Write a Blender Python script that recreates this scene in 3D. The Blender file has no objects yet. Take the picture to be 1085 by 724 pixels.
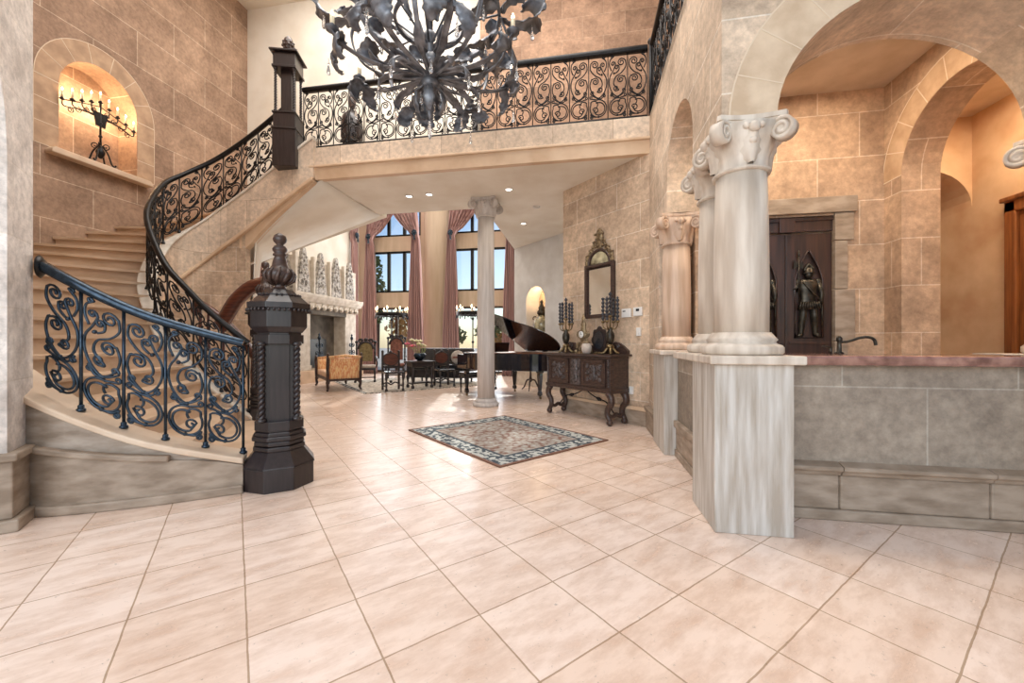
import bpy, math, random
from mathutils import Vector, Matrix
from mathutils.geometry import tessellate_polygon
random.seed(7)
SC = bpy.context.scene
COL = SC.collection
PI = math.pi
R = math.radians
cos, sin = math.cos, math.sin

# ------------------------------------------------------------------ camera
cam_d = bpy.data.cameras.new('camera'); cam = bpy.data.objects.new('camera', cam_d); COL.objects.link(cam)
cam.location = (0, 0, 1.22); cam.rotation_euler = (R(90), 0, R(10.1))
cam_d.sensor_fit = 'HORIZONTAL'; cam_d.sensor_width = 36; cam_d.lens = 420 / 1085 * 36
cam_d.clip_end = 400; cam_d.clip_start = 0.05
SC.camera = cam
SC.view_settings.view_transform = 'Standard'; SC.view_settings.look = 'None'
SC.view_settings.gamma = 1; SC.view_settings.use_curve_mapping = False
SC.view_settings.exposure = -0.06

# ------------------------------------------------------------------ sky
world = bpy.data.worlds.new('world'); SC.world = world; world.use_nodes = True
wn = world.node_tree; wn.nodes.clear()
wo = wn.nodes.new('ShaderNodeOutputWorld'); bg = wn.nodes.new('ShaderNodeBackground')
sky = wn.nodes.new('ShaderNodeTexSky'); sky.sky_type = 'NISHITA'; sky.sun_disc = False
sky.sun_elevation = R(32); sky.sun_rotation = R(25); sky.air_density = 1.0; sky.dust_density = 0.6; sky.ozone_density = 1.5
wn.links.new(sky.outputs[0], bg.inputs[0]); wn.links.new(bg.outputs[0], wo.inputs[0])
bg.inputs[1].default_value = 0.17

def area(name, loc, rot, sx, sy, power, color=(1, 1, 1)):
    d = bpy.data.lights.new(name, 'AREA'); d.shape = 'RECTANGLE'; d.size = sx; d.size_y = sy
    d.energy = power; d.color = color
    o = bpy.data.objects.new(name, d); COL.objects.link(o); o.location = loc
    o.rotation_euler = tuple(R(a) for a in rot); return o
def point(name, loc, power, color=(1, .72, .42), r=.04):
    d = bpy.data.lights.new(name, 'POINT'); d.energy = power; d.color = color; d.shadow_soft_size = r
    o = bpy.data.objects.new(name, d); COL.objects.link(o); o.location = loc; return o
def spot(name, loc, power, color, ang=100, blend=.6):
    d = bpy.data.lights.new(name, 'SPOT'); d.energy = power; d.color = color; d.spot_size = R(ang); d.spot_blend = blend
    d.shadow_soft_size = .05
    o = bpy.data.objects.new(name, d); COL.objects.link(o); o.location = loc; return o

sun_d = bpy.data.lights.new('sun', 'SUN'); sun_d.energy = 2.5; sun_d.angle = R(.6); sun_d.color = (1, .95, .86)
sun = bpy.data.objects.new('sun', sun_d); COL.objects.link(sun); sun.rotation_euler = (R(-60), 0, R(14))
# daylight from the entry glazing behind the camera, and added overhead fill
area('entry_window_light', (-1.2, -3.6, 3.4), (80, 0, 0), 7, 5, 400, (.95, .98, 1))
area('foyer_overhead_fill', (-2.4, 3.9, 8.6), (0, 0, 0), 6, 6, 560, (1, .97, .93))  # added soft fill below the foyer ceiling, stands for no fixture
area('great_room_window_light', (-5.6, 13.9, 3.6), (-90, 0, 0), 6, 6, 310, (.97, .98, 1))
area('great_room_overhead_fill', (-5.2, 11.2, 8.5), (0, 0, 0), 5, 5, 190, (1, .97, .94))  # added overhead fill for the great room, not a real fixture
area('balcony_wall_wash_fill', (-4.3, 6.7, 8.75), (18, 0, 0), 4, .8, 75, (1, .98, .95))  # added wash to brighten the cream wall behind the balcony
area('bar_ceiling_light', (2.1, 4.0, 3.86), (0, 0, 0), .9, .5, 38, (1, .84, .64))
area('side_room_ceiling_light', (4.0, 4.4, 3.86), (0, 0, 0), .5, .8, 50, (1, .82, .6))
area('passage_ceiling_light', (.4, 8.2, 3.86), (0, 0, 0), .8, .8, 25, (1, .9, .78))

# ------------------------------------------------------------------ mesh builder
class MB:
    def __init__(s): s.v = []; s.f = []; s.sm = []
    def add(s, vs, fs, smooth=False):
        o = len(s.v); s.v += [tuple(p) for p in vs]
        for f in fs: s.f.append(tuple(i + o for i in f)); s.sm.append(smooth)
        return s
    def box(s, c, size, rz=0, rx=0, ry=0):
        m = Matrix.Rotation(rz, 3, 'Z') @ Matrix.Rotation(ry, 3, 'Y') @ Matrix.Rotation(rx, 3, 'X')
        vs = [Vector(c) + m @ Vector((a * size[0] / 2, b * size[1] / 2, d * size[2] / 2)) for a in (-1, 1) for b in (-1, 1) for d in (-1, 1)]
        return s.add(vs, [(0, 1, 3, 2), (4, 6, 7, 5), (0, 4, 5, 1), (2, 3, 7, 6), (0, 2, 6, 4), (1, 5, 7, 3)])
    def bb(s, x0, x1, y0, y1, z0, z1):
        return s.box(((x0 + x1) / 2, (y0 + y1) / 2, (z0 + z1) / 2), (x1 - x0, y1 - y0, z1 - z0))
    def tube(s, pts, r, n=6, closed=False, sq=1.0):
        P = [Vector(p) for p in pts]; k = len(P)
        if k < 2: return s
        rs = r if isinstance(r, (list, tuple)) else [r] * k
        T = []
        for i in range(k):
            a = P[(i - 1) % k] if (closed or i > 0) else P[0]
            b = P[(i + 1) % k] if (closed or i < k - 1) else P[-1]
            t = b - a
            T.append(t.normalized() if t.length > 1e-9 else Vector((0, 0, 1)))
        ref = Vector((0, 0, 1)) if abs(T[0].z) < .9 else Vector((1, 0, 0))
        N = (ref - T[0] * ref.dot(T[0])).normalized(); vs = []
        for i in range(k):
            if i: 
                N = N - T[i] * N.dot(T[i]); N = N.normalized() if N.length > 1e-6 else T[i].orthogonal().normalized()
            B = T[i].cross(N)
            for j in range(n):
                a = 2 * PI * (j + .5) / n
                vs.append(P[i] + (N * cos(a) * sq + B * sin(a)) * rs[i])
        fs = []
        for i in range(k if closed else k - 1):
            for j in range(n):
                a = i * n + j; b = i * n + (j + 1) % n; i2 = (i + 1) % k
                fs.append((a, b, i2 * n + (j + 1) % n, i2 * n + j))
        if not closed: fs += [tuple(range(n))[::-1], tuple((k - 1) * n + j for j in range(n))]
        return s.add(vs, fs, True)
    def lathe(s, prof, n=24, c=(0, 0, 0), sx=1, sy=1, smooth=True, rot=0):
        vs = [(c[0] + r * sx * cos(2 * PI * j / n + rot), c[1] + r * sy * sin(2 * PI * j / n + rot), c[2] + z) for r, z in prof for j in range(n)]
        fs = [(i * n + j, i * n + (j + 1) % n, (i + 1) * n + (j + 1) % n, (i + 1) * n + j) for i in range(len(prof) - 1) for j in range(n)]
        fs += [tuple(range(n))[::-1], tuple((len(prof) - 1) * n + j for j in range(n))]
        return s.add(vs, fs, smooth)
    def prism(s, poly, z0, z1, top=None):
        n = len(poly); top = top or poly
        vs = [(p[0], p[1], z0) for p in poly] + [(p[0], p[1], z1) for p in top]
        fs = [(i, (i + 1) % n, n + (i + 1) % n, n + i) for i in range(n)]
        for tri in tessellate_polygon([[Vector((p[0], p[1], 0)) for p in poly]]):
            fs += [tuple(tri)[::-1], tuple(n + i for i in tri)]
        return s.add(vs, fs)
    def slab(s, outer, holes, org, u, nrm, th):
        """wall slab: outline in (u, z) metres on the plane at org, front towards nrm, thickness backwards"""
        u = Vector((u[0], u[1], 0)).normalized(); nn = Vector((nrm[0], nrm[1], 0)).normalized(); org = Vector((org[0], org[1], 0))
        loops = [outer] + holes
        pts = [p for l in loops for p in l]
        f0 = [org + u * p[0] + Vector((0, 0, p[1])) for p in pts]; k = len(pts)
        f1 = [p - nn * th for p in f0]
        fs = []
        for t in tessellate_polygon([[Vector((p[0], p[1], 0)) for p in l] for l in loops]):
            fs += [tuple(t), tuple(i + k for i in t)[::-1]]
        b = 0
        for l in loops:
            m = len(l)
            for i in range(m):
                i2 = (i + 1) % m; fs.append((b + i, b + i2, k + b + i2, k + b + i))
            b += m
        return s.add(f0 + f1, fs)
    def grid(s, P, smooth=True, closed=False):
        n = len(P[0]); vs = [p for row in P for p in row]
        fs = [(i * n + j, i * n + (j + 1) % n, (i + 1) * n + (j + 1) % n, (i + 1) * n + j) for i in range(len(P) - 1) for j in range(n if closed else n - 1)]
        return s.add(vs, fs, smooth)
    def ball(s, c, r, n=10, sx=1, sy=1, sz=1):
        prof = [(max(r * sin(PI * i / n), 1e-4), -r * cos(PI * i / n) * sz) for i in range(n + 1)]
        return s.lathe(prof, max(8, n), c, sx, sy)
    def ribbon(s, pts, a, b, z0, z1):
        """solid strip along a 2-D path between offsets a and b (left is +); z0, z1 are lists or numbers"""
        k = len(pts); z0 = z0 if isinstance(z0, list) else [z0] * k; z1 = z1 if isinstance(z1, list) else [z1] * k
        P = [Vector((p[0], p[1])) for p in pts]; vs = []
        for i in range(k):
            t = (P[min(i + 1, k - 1)] - P[max(i - 1, 0)]).normalized(); nv = Vector((-t.y, t.x))
            A = P[i] + nv * a; B = P[i] + nv * b
            vs += [(A.x, A.y, z0[i]), (B.x, B.y, z0[i]), (B.x, B.y, z1[i]), (A.x, A.y, z1[i])]
        fs = [(4 * i + j, 4 * i + (j + 1) % 4, 4 * i + 4 + (j + 1) % 4, 4 * i + 4 + j) for i in range(k - 1) for j in range(4)]
        fs += [(0, 3, 2, 1), (4 * k - 4, 4 * k - 3, 4 * k - 2, 4 * k - 1)]
        return s.add(vs, fs)
    def xf(s, m, start=0):
        for i in range(start, len(s.v)): s.v[i] = tuple(m @ Vector(s.v[i]))
        return s
    def mesh(s, name, mat, off=None):
        me = bpy.data.meshes.new(name)
        vs = s.v if off is None else [(p[0] - off[0], p[1] - off[1], p[2] - off[2]) for p in s.v]
        me.from_pydata(vs, [], s.f)
        me.polygons.foreach_set('use_smooth', s.sm)
        import bmesh
        bm = bmesh.new(); bm.from_mesh(me); bmesh.ops.recalc_face_normals(bm, faces=bm.faces); bm.to_mesh(me); bm.free()
        uv = me.uv_layers.new(name='UVMap')
        for p in me.polygons:
            nx, ny, nz = p.normal
            h = math.hypot(nx, ny)
            for li in p.loop_indices:
                q = s.v[me.loops[li].vertex_index]
                if h < .6: uv.data[li].uv = (q[0], q[1])
                else: uv.data[li].uv = ((-ny * q[0] + nx * q[1]) / h, q[2])
        me.materials.append(mat); me.update()
        return me
    def build(s, name, mat, parent=None, bevel=0, world=False, solid=0):
        off = parent.location if (world and parent) else None
        o = bpy.data.objects.new(name, s.mesh(name, mat, off)); COL.objects.link(o)
        if parent: o.parent = parent
        if solid:
            m = o.modifiers.new('solid', 'SOLIDIFY'); m.thickness = solid; m.offset = 0
        if bevel:
            m = o.modifiers.new('bevel', 'BEVEL'); m.width = bevel; m.segments = 2; m.limit_method = 'ANGLE'
        return o

def tag(o, label=None, cat=None, group=None, kind=None):
    if label: o['label'] = label
    if cat: o['category'] = cat
    if group: o['group'] = group
    if kind: o['kind'] = kind
    return o
def thing(name, label, cat, loc=(0, 0, 0), rz=0, group=None):
    o = bpy.data.objects.new(name, None); COL.objects.link(o); o.location = loc; o.rotation_euler = (0, 0, rz)
    o.empty_display_size = .1
    return tag(o, label, cat, group)
def struct(mb, name, mat, bevel=0, parent=None, label=None):
    o = mb.build(name, mat, parent, bevel)
    if parent is None: tag(o, label, None, None, 'structure')
    return o
def copy_tree(o, parent=None):
    c = o.copy(); COL.objects.link(c)
    if parent: c.parent = parent
    for ch in list(o.children): copy_tree(ch, c)
    return c
def catmull(P, n=8, closed=False):
    P = [Vector(p) for p in P]; k = len(P); out = []
    for i in range(k if closed else k - 1):
        if closed: a, b, c, d = P[(i - 1) % k], P[i], P[(i + 1) % k], P[(i + 2) % k]
        else: a, b, c, d = P[max(i - 1, 0)], P[i], P[i + 1], P[min(i + 2, k - 1)]
        for j in range(n):
            t = j / n
            out.append(.5 * ((2 * b) + (c - a) * t + (2 * a - 5 * b + 4 * c - d) * t * t + (3 * b - a - 3 * c + d) * t ** 3))
    if not closed: out.append(P[-1])
    return out
def arc(cx, cz, r, a0, a1, n=16, ry=None):
    ry = ry or r
    return [(cx + r * cos(a0 + (a1 - a0) * i / n), cz + ry * sin(a0 + (a1 - a0) * i / n)) for i in range(n + 1)]

# ------------------------------------------------------------------ materials
def node_mat(name):
    m = bpy.data.materials.new(name); m.use_nodes = True; nt = m.node_tree
    return m, nt, nt.nodes['Principled BSDF']
def N(nt, t, **kw):
    n = nt.nodes.new(t)
    for k, v in kw.items():
        if k in n.inputs.keys(): n.inputs[k].default_value = v
        else: setattr(n, k, v)
    return n
def L(nt, a, b): nt.links.new(a, b)
def rgb(c): return (c[0], c[1], c[2], 1)
def s2l(r, g, b):
    f = lambda v: (v / 255 / 12.92) if v / 255 <= .04045 else ((v / 255 + .055) / 1.055) ** 2.4
    return (f(r), f(g), f(b))
def mixc(nt, fac, a, b, mode='MIX'):
    n = nt.nodes.new('ShaderNodeMix'); n.data_type = 'RGBA'; n.blend_type = mode
    for sock, v in ((n.inputs[0], fac), (n.inputs[6], a), (n.inputs[7], b)):
        if hasattr(v, 'links') or isinstance(v, bpy.types.NodeSocket): nt.links.new(v, sock)
        elif isinstance(v, (int, float)): sock.default_value = v
        else: sock.default_value = rgb(v)
    return n.outputs[2]
def ramp(nt, src, stops):
    n = nt.nodes.new('ShaderNodeValToRGB'); e = n.color_ramp.elements
    while len(e) < len(stops): e.new(.5)
    for el, (p, c) in zip(e, stops):
        el.position = p; el.color = rgb(c) if not isinstance(c, (int, float)) else (c, c, c, 1)
    L(nt, src, n.inputs[0]); return n.outputs[0]
def bumpn(nt, bs, h, strength=.3, dist=.02):
    b = N(nt, 'ShaderNodeBump'); b.inputs['Strength'].default_value = strength; b.inputs['Distance'].default_value = dist
    L(nt, h, b.inputs['Height']); L(nt, b.outputs[0], bs.inputs['Normal'])
def des(c, f):
    l = .3 * c[0] + .59 * c[1] + .11 * c[2]; return tuple(l + (v - l) * f for v in c)
def simple(name, c1, c2=None, scale=6, rough=.5, metal=0, bump=0, stretch=None, coat=0, detail=6, lo=.35, hi=.65):
    m, nt, bs = node_mat(name)
    bs.inputs['Roughness'].default_value = rough; bs.inputs['Metallic'].default_value = metal
    if coat: bs.inputs['Coat Weight'].default_value = coat; bs.inputs['Coat Roughness'].default_value = .05
    bs.inputs['Base Color'].default_value = rgb(c1)
    if c2 or bump:
        tc = N(nt, 'ShaderNodeTexCoord'); src = tc.outputs['Object']
        if stretch:
            mp = N(nt, 'ShaderNodeMapping'); mp.inputs['Scale'].default_value = stretch; L(nt, src, mp.inputs[0]); src = mp.outputs[0]
        nz = N(nt, 'ShaderNodeTexNoise'); nz.inputs['Scale'].default_value = scale; nz.inputs['Detail'].default_value = detail
        L(nt, src, nz.inputs['Vector'])
        if c2: L(nt, ramp(nt, nz.outputs['Fac'], [(lo, c1), (hi, c2)]), bs.inputs['Base Color'])
        if bump: bumpn(nt, bs, nz.outputs['Fac'], bump)
    return m
def stone(name, a, b, mortar, bw=.95, bh=.45, rough=.75, msize=.006, blotch=.35, offs=(0, 0)):
    a, b, mortar = des(tuple(v * 1.05 for v in a), .8), des(tuple(v * .93 for v in b), .8), des(mortar, .8)
    m, nt, bs = node_mat(name); bs.inputs['Roughness'].default_value = rough
    tc = N(nt, 'ShaderNodeTexCoord')
    mp = N(nt, 'ShaderNodeMapping'); mp.inputs['Location'].default_value = (offs[0], offs[1], 0); L(nt, tc.outputs['UV'], mp.inputs[0])
    br = N(nt, 'ShaderNodeTexBrick'); br.inputs['Scale'].default_value = 1; br.inputs['Brick Width'].default_value = bw
    br.inputs['Row Height'].default_value = bh; br.inputs['Mortar Size'].default_value = msize; br.inputs['Mortar Smooth'].default_value = .3
    br.inputs['Color1'].default_value = rgb(a); br.inputs['Color2'].default_value = rgb(b); br.inputs['Mortar'].default_value = rgb(mortar)
    L(nt, mp.outputs[0], br.inputs['Vector'])
    n1 = N(nt, 'ShaderNodeTexNoise'); n1.inputs['Scale'].default_value = 2.6; n1.inputs['Detail'].default_value = 11; n1.inputs['Roughness'].default_value = .65
    L(nt, tc.outputs['Object'], n1.inputs['Vector'])
    n2 = N(nt, 'ShaderNodeTexNoise'); n2.inputs['Scale'].default_value = 17; n2.inputs['Detail'].default_value = 9; n2.inputs['Roughness'].default_value = .7
    L(nt, tc.outputs['Object'], n2.inputs['Vector'])
    f1 = ramp(nt, n1.outputs['Fac'], [(.32, (1 - blotch, 1 - blotch * 1.12, 1 - blotch * 1.22)), (.62, (1.08, 1.06, 1.03))])
    f2 = ramp(nt, n2.outputs['Fac'], [(.34, .74), (.64, 1.1)])
    c = mixc(nt, 1.0, br.outputs['Color'], f1, 'MULTIPLY'); c = mixc(nt, 1.0, c, f2, 'MULTIPLY')
    L(nt, c, bs.inputs['Base Color'])
    mt = N(nt, 'ShaderNodeMath', operation='MULTIPLY_ADD'); L(nt, br.outputs['Fac'], mt.inputs[0]); mt.inputs[1].default_value = -.6
    L(nt, n2.outputs['Fac'], mt.inputs[2]); bumpn(nt, bs, mt.outputs[0], .35, .015)
    return m
M_ = {}
M_['niche'] = stone('niche_stone', s2l(186, 150, 120), s2l(170, 134, 106), s2l(222, 196, 168), 1.25, .6)
M_['diag'] = stone('diag_stone', s2l(226, 196, 164), s2l(212, 180, 148), s2l(236, 218, 196), .86, .41, offs=(.2, .05))
M_['arcade'] = stone('arcade_stone', s2l(226, 200, 172), s2l(216, 188, 158), s2l(240, 226, 208), .9, .5, offs=(0, .1))
M_['barroom'] = stone('barroom_stone', s2l(205, 168, 132), s2l(190, 152, 118), s2l(226, 200, 172), .8, .47, offs=(.3, .1))
M_['upper'] = stone('upper_stone', s2l(196, 152, 118), s2l(176, 134, 102), s2l(206, 168, 136), .8, .42)
M_['barfront'] = stone('barfront_stone', s2l(164, 148, 130), s2l(150, 134, 116), s2l(184, 172, 156), 1.0, .57, offs=(.25, -.34), blotch=.3)  # stone colour darkened to carry the light falloff at the bar
M_['pilaster'] = stone('pilaster_stone', s2l(242, 234, 228), s2l(236, 226, 218), s2l(236, 226, 216), .9, .48)  # stone colour lightened to carry window light on this face
M_['plaster'] = simple('cream_plaster', s2l(240, 234, 222), s2l(226, 216, 200), 1.6, .85, bump=.08)
M_['white'] = simple('white_plaster', s2l(222, 220, 218), s2l(206, 202, 198), 2.5, .8, bump=.05)
M_['tan'] = simple('tan_plaster', s2l(206, 186, 164), s2l(188, 166, 142), 1.2, .8, stretch=(3, 3, .4))
M_['pier'] = simple('pale_streaked_stone', s2l(208, 202, 194), s2l(172, 160, 146), 4, .6, bump=.2, detail=11, stretch=(6, 6, .5))
M_['column'] = simple('column_stone', s2l(220, 207, 192), s2l(188, 171, 154), 3, .55, bump=.1, stretch=(4, 4, .5))
M_['column2'] = simple('rosy_column_stone', s2l(222, 196, 174), s2l(190, 160, 136), 3, .55, bump=.1, stretch=(5, 5, .4))
M_['greycol'] = simple('grey_column_stone', s2l(206, 198, 192), s2l(186, 176, 168), 4, .5, stretch=(5, 5, .4))
M_['curb'] = simple('curb_face_stone', s2l(176, 162, 148), s2l(136, 120, 104), 5, .6, bump=.2, detail=11, stretch=(1, 1, 3))
M_['cap'] = simple('curb_cap_stone', s2l(222, 200, 176), s2l(204, 178, 152), 3, .5, bump=.1)
M_['step'] = simple('step_stone', s2l(212, 186, 160), s2l(188, 160, 132), 3, .5, bump=.12, stretch=(1, 1, 2.5))
M_['fascia'] = stone('fascia_stone', s2l(228, 204, 178), s2l(222, 196, 168), s2l(178, 148, 120), .86, .9, msize=.004, blotch=.2)
M_['strip'] = simple('moulded_strip_stone', s2l(222, 194, 164), s2l(204, 172, 140), 3, .6, bump=.1)
M_['base'] = simple('baseboard_stone', s2l(172, 154, 136), s2l(136, 118, 100), 5, .6, bump=.15, stretch=(1, 1, 3), detail=10)
M_['iron'] = simple('black_iron', s2l(38, 36, 36), s2l(24, 23, 24), 30, .36, .55)
M_['bluei'] = simple('black_iron_sky_tint', s2l(58, 72, 86), s2l(40, 50, 60), 30, .26, .75)  # black iron, with the blue sky reflection tinted into its colour
M_['pewter'] = simple('dark_pewter_iron', s2l(138, 141, 148), s2l(80, 81, 86), 9, .36, .3)
M_['wood'] = simple('dark_carved_wood', s2l(46, 36, 36), s2l(32, 24, 24), 3, .35, stretch=(12, 12, 1.2), coat=.2)
M_['redwood'] = simple('reddish_wood', s2l(104, 54, 36), s2l(70, 32, 22), 3, .35, stretch=(2, 2, 12), coat=.3)
M_['brown'] = simple('brown_carved_wood', s2l(78, 58, 50), s2l(52, 37, 32), 5, .42, stretch=(3, 3, 10), coat=.15, bump=.1)
M_['brownd'] = simple('brown_carved_relief', s2l(104, 94, 92), s2l(44, 36, 34), 30, .4, bump=.3)  # lighter grey tone paints highlights onto the brown carving
M_['doorw'] = simple('door_wood', s2l(70, 44, 34), s2l(44, 27, 22), 3, .4, stretch=(10, 10, .8), coat=.15)
M_['oak'] = simple('amber_wood', s2l(150, 92, 48), s2l(112, 62, 32), 3, .45, stretch=(10, 10, .8))
M_['black'] = simple('piano_lacquer', s2l(14, 18, 28), None, rough=.07, coat=1)  # black lacquer tinted blue in place of reflected daylight
M_['brass'] = simple('aged_brass', s2l(160, 138, 100), s2l(92, 76, 54), 20, .35, .8)
M_['gilt'] = simple('dull_gilt', s2l(164, 144, 112), s2l(90, 72, 52), 24, .5, .5)
M_['bronze'] = simple('dark_bronze', s2l(84, 78, 68), s2l(46, 41, 36), 20, .4, .7)
M_['candled'] = simple('dark_twisted_wax', s2l(54, 56, 64), s2l(36, 37, 44), 12, .4)
M_['wax'] = simple('cream_wax', s2l(236, 222, 190), None, rough=.5)
M_['marble'] = simple('red_marble', s2l(176, 132, 118), s2l(112, 74, 66), 9, .15, coat=.5, detail=10)
M_['plate'] = simple('white_plastic', s2l(232, 230, 226), None, rough=.4)
M_['dark'] = simple('dark_screen', s2l(30, 34, 36), None, rough=.3)
M_['leather'] = simple('black_leather', s2l(34, 36, 42), None, rough=.25, coat=.4)
M_['fire'] = simple('soot_stone', s2l(120, 112, 100), s2l(70, 64, 58), 2, .8)
M_['lime'] = simple('white_limestone', s2l(224, 215, 202), s2l(200, 188, 172), 6, .7, bump=.1)
M_['carve'] = simple('carved_limestone', s2l(206, 200, 192), s2l(104, 98, 92), 12, .7, bump=.5, lo=.38, hi=.66)
M_['leaf'] = simple('green_foliage', s2l(120, 130, 70), s2l(78, 92, 50), 10, .6)
M_['leafy'] = simple('yellow_foliage', s2l(206, 160, 80), s2l(170, 110, 60), 10, .6)
M_['bark'] = simple('bark', s2l(110, 84, 66), s2l(80, 60, 46), 12, .8)
M_['pave'] = simple('outdoor_paving', s2l(200, 190, 178), s2l(180, 168, 156), 2, .8)
M_['pink'] = simple('pink_petals', s2l(226, 96, 118), None, rough=.5)
M_['ivory'] = simple('ivory_petals', s2l(232, 224, 180), None, rough=.5)
M_['stem'] = simple('flower_stem', s2l(150, 160, 90), None, rough=.5)
M_['greenf'] = simple('olive_tapestry', s2l(150, 134, 92), s2l(116, 100, 66), 16, .8)
M_['redf'] = simple('red_tapestry', s2l(150, 98, 82), s2l(112, 70, 60), 16, .8)
M_['pale'] = simple('pale_upholstery', s2l(206, 196, 184), s2l(176, 160, 150), 14, .8)
M_['ceram'] = simple('painted_ceramic', s2l(206, 196, 160), s2l(70, 60, 40), 7, .2, coat=.5)

def glass_mat(name, tint=(1, 1, 1), refl=.1):
    m = bpy.data.materials.new(name); m.use_nodes = True; nt = m.node_tree; nt.nodes.clear()
    o = N(nt, 'ShaderNodeOutputMaterial'); mx = N(nt, 'ShaderNodeMixShader'); t = N(nt, 'ShaderNodeBsdfTransparent'); g = N(nt, 'ShaderNodeBsdfGlossy')
    t.inputs[0].default_value = rgb(tint); g.inputs['Roughness'].default_value = .02
    mx.inputs[0].default_value = refl
    L(nt, t.outputs[0], mx.inputs[1]); L(nt, g.outputs[0], mx.inputs[2]); L(nt, mx.outputs[0], o.inputs[0]); return m
M_['glass'] = glass_mat('window_glass', (.97, .99, 1), .06)
m, nt, bs = node_mat('crystal'); bs.inputs['Base Color'].default_value = (.95, .95, .95, 1); bs.inputs['Roughness'].default_value = .03
bs.inputs['Transmission Weight'].default_value = .85; bs.inputs['IOR'].default_value = 1.5; M_['crystal'] = m
m, nt, bs = node_mat('mirror_glass'); bs.inputs['Base Color'].default_value = (.9, .9, .88, 1); bs.inputs['Metallic'].default_value = 1; bs.inputs['Roughness'].default_value = .02; M_['mirror'] = m
def emis(name, c, st):
    m, nt, bs = node_mat(name); bs.inputs['Base Color'].default_value = rgb(c); bs.inputs['Emission Color'].default_value = rgb(c); bs.inputs['Emission Strength'].default_value = st; return m
M_['bulb'] = emis('warm_bulb', (1, .72, .42), 12)
M_['lamp'] = emis('recessed_lamp', (1, .9, .75), 8)

# striped cloth
def striped(name, stops, scale, wob=.4, rough=.8):
    m, nt, bs = node_mat(name); bs.inputs['Roughness'].default_value = rough
    tc = N(nt, 'ShaderNodeTexCoord'); mp = N(nt, 'ShaderNodeMapping'); mp.inputs['Scale'].default_value = (scale, scale, .04); L(nt, tc.outputs['Object'], mp.inputs[0])
    nz = N(nt, 'ShaderNodeTexNoise'); nz.inputs['Scale'].default_value = 1; nz.inputs['Detail'].default_value = 3; L(nt, mp.outputs[0], nz.inputs['Vector'])
    L(nt, ramp(nt, nz.outputs['Fac'], stops), bs.inputs['Base Color']); bs.inputs['Sheen Weight'].default_value = .3
    return m
M_['drape'] = striped('mauve_silk', [(.35, s2l(128, 92, 90)), (.55, s2l(184, 146, 140)), (.7, s2l(152, 108, 104))], 14)
M_['orange'] = striped('orange_striped_silk', [(.3, s2l(240, 176, 104)), (.46, s2l(250, 218, 164)), (.54, s2l(222, 128, 74)), (.68, s2l(252, 224, 170))], 26, rough=.5)

# floor tiles: travertine laid at 45 degrees
m, nt, bs = node_mat('travertine_floor')
geo = N(nt, 'ShaderNodeNewGeometry'); mp = N(nt, 'ShaderNodeMapping'); mp.inputs['Rotation'].default_value = (0, 0, R(-45)); mp.inputs['Location'].default_value = (-.898, -1.538, 0)
L(nt, geo.outputs['Position'], mp.inputs[0])
br = N(nt, 'ShaderNodeTexBrick'); br.offset = 0; br.squash = 1
for k, v in (('Scale', 1), ('Brick Width', .4275), ('Row Height', .4275), ('Mortar Size', .0042), ('Mortar Smooth', .3), ('Bias', 0)): br.inputs[k].default_value = v
br.inputs['Color1'].default_value = rgb(s2l(240, 220, 206)); br.inputs['Color2'].default_value = rgb(s2l(230, 206, 188)); br.inputs['Mortar'].default_value = rgb(s2l(180, 154, 130))
nw = N(nt, 'ShaderNodeTexNoise'); nw.inputs['Scale'].default_value = 9; nw.inputs['Detail'].default_value = 3; L(nt, mp.outputs[0], nw.inputs['Vector'])
vm = N(nt, 'ShaderNodeVectorMath', operation='MULTIPLY_ADD'); vm.inputs[1].default_value = (.008, .008, 0); L(nt, nw.outputs['Color'], vm.inputs[0]); L(nt, mp.outputs[0], vm.inputs[2])
L(nt, vm.outputs[0], br.inputs['Vector'])
n1 = N(nt, 'ShaderNodeTexNoise'); n1.inputs['Scale'].default_value = 3.2; n1.inputs['Detail'].default_value = 12; n1.inputs['Roughness'].default_value = .68
mp2 = N(nt, 'ShaderNodeMapping'); mp2.inputs['Scale'].default_value = (1, 2.6, 1); L(nt, mp.outputs[0], mp2.inputs[0]); L(nt, mp2.outputs[0], n1.inputs['Vector'])
n2 = N(nt, 'ShaderNodeTexNoise'); n2.inputs['Scale'].default_value = 30; n2.inputs['Detail'].default_value = 10; n2.inputs['Roughness'].default_value = .75; L(nt, geo.outputs['Position'], n2.inputs['Vector'])
f1 = ramp(nt, n1.outputs['Fac'], [(.34, (.80, .72, .66)), (.58, (1.03, 1.03, 1.03))])
pit = ramp(nt, n2.outputs['Fac'], [(.34, .6), (.39, 1.0)])
c = mixc(nt, 1, br.outputs['Color'], f1, 'MULTIPLY'); c = mixc(nt, 1, c, pit, 'MULTIPLY')
L(nt, c, bs.inputs['Base Color'])
L(nt, ramp(nt, n1.outputs['Fac'], [(.3, .3), (.7, .2)]), bs.inputs['Roughness'])
mt = N(nt, 'ShaderNodeMath', operation='MULTIPLY_ADD'); L(nt, br.outputs['Fac'], mt.inputs[0]); mt.inputs[1].default_value = -1; L(nt, pit, mt.inputs[2])
bumpn(nt, bs, mt.outputs[0], .3, .004)
M_['floor'] = m

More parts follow.
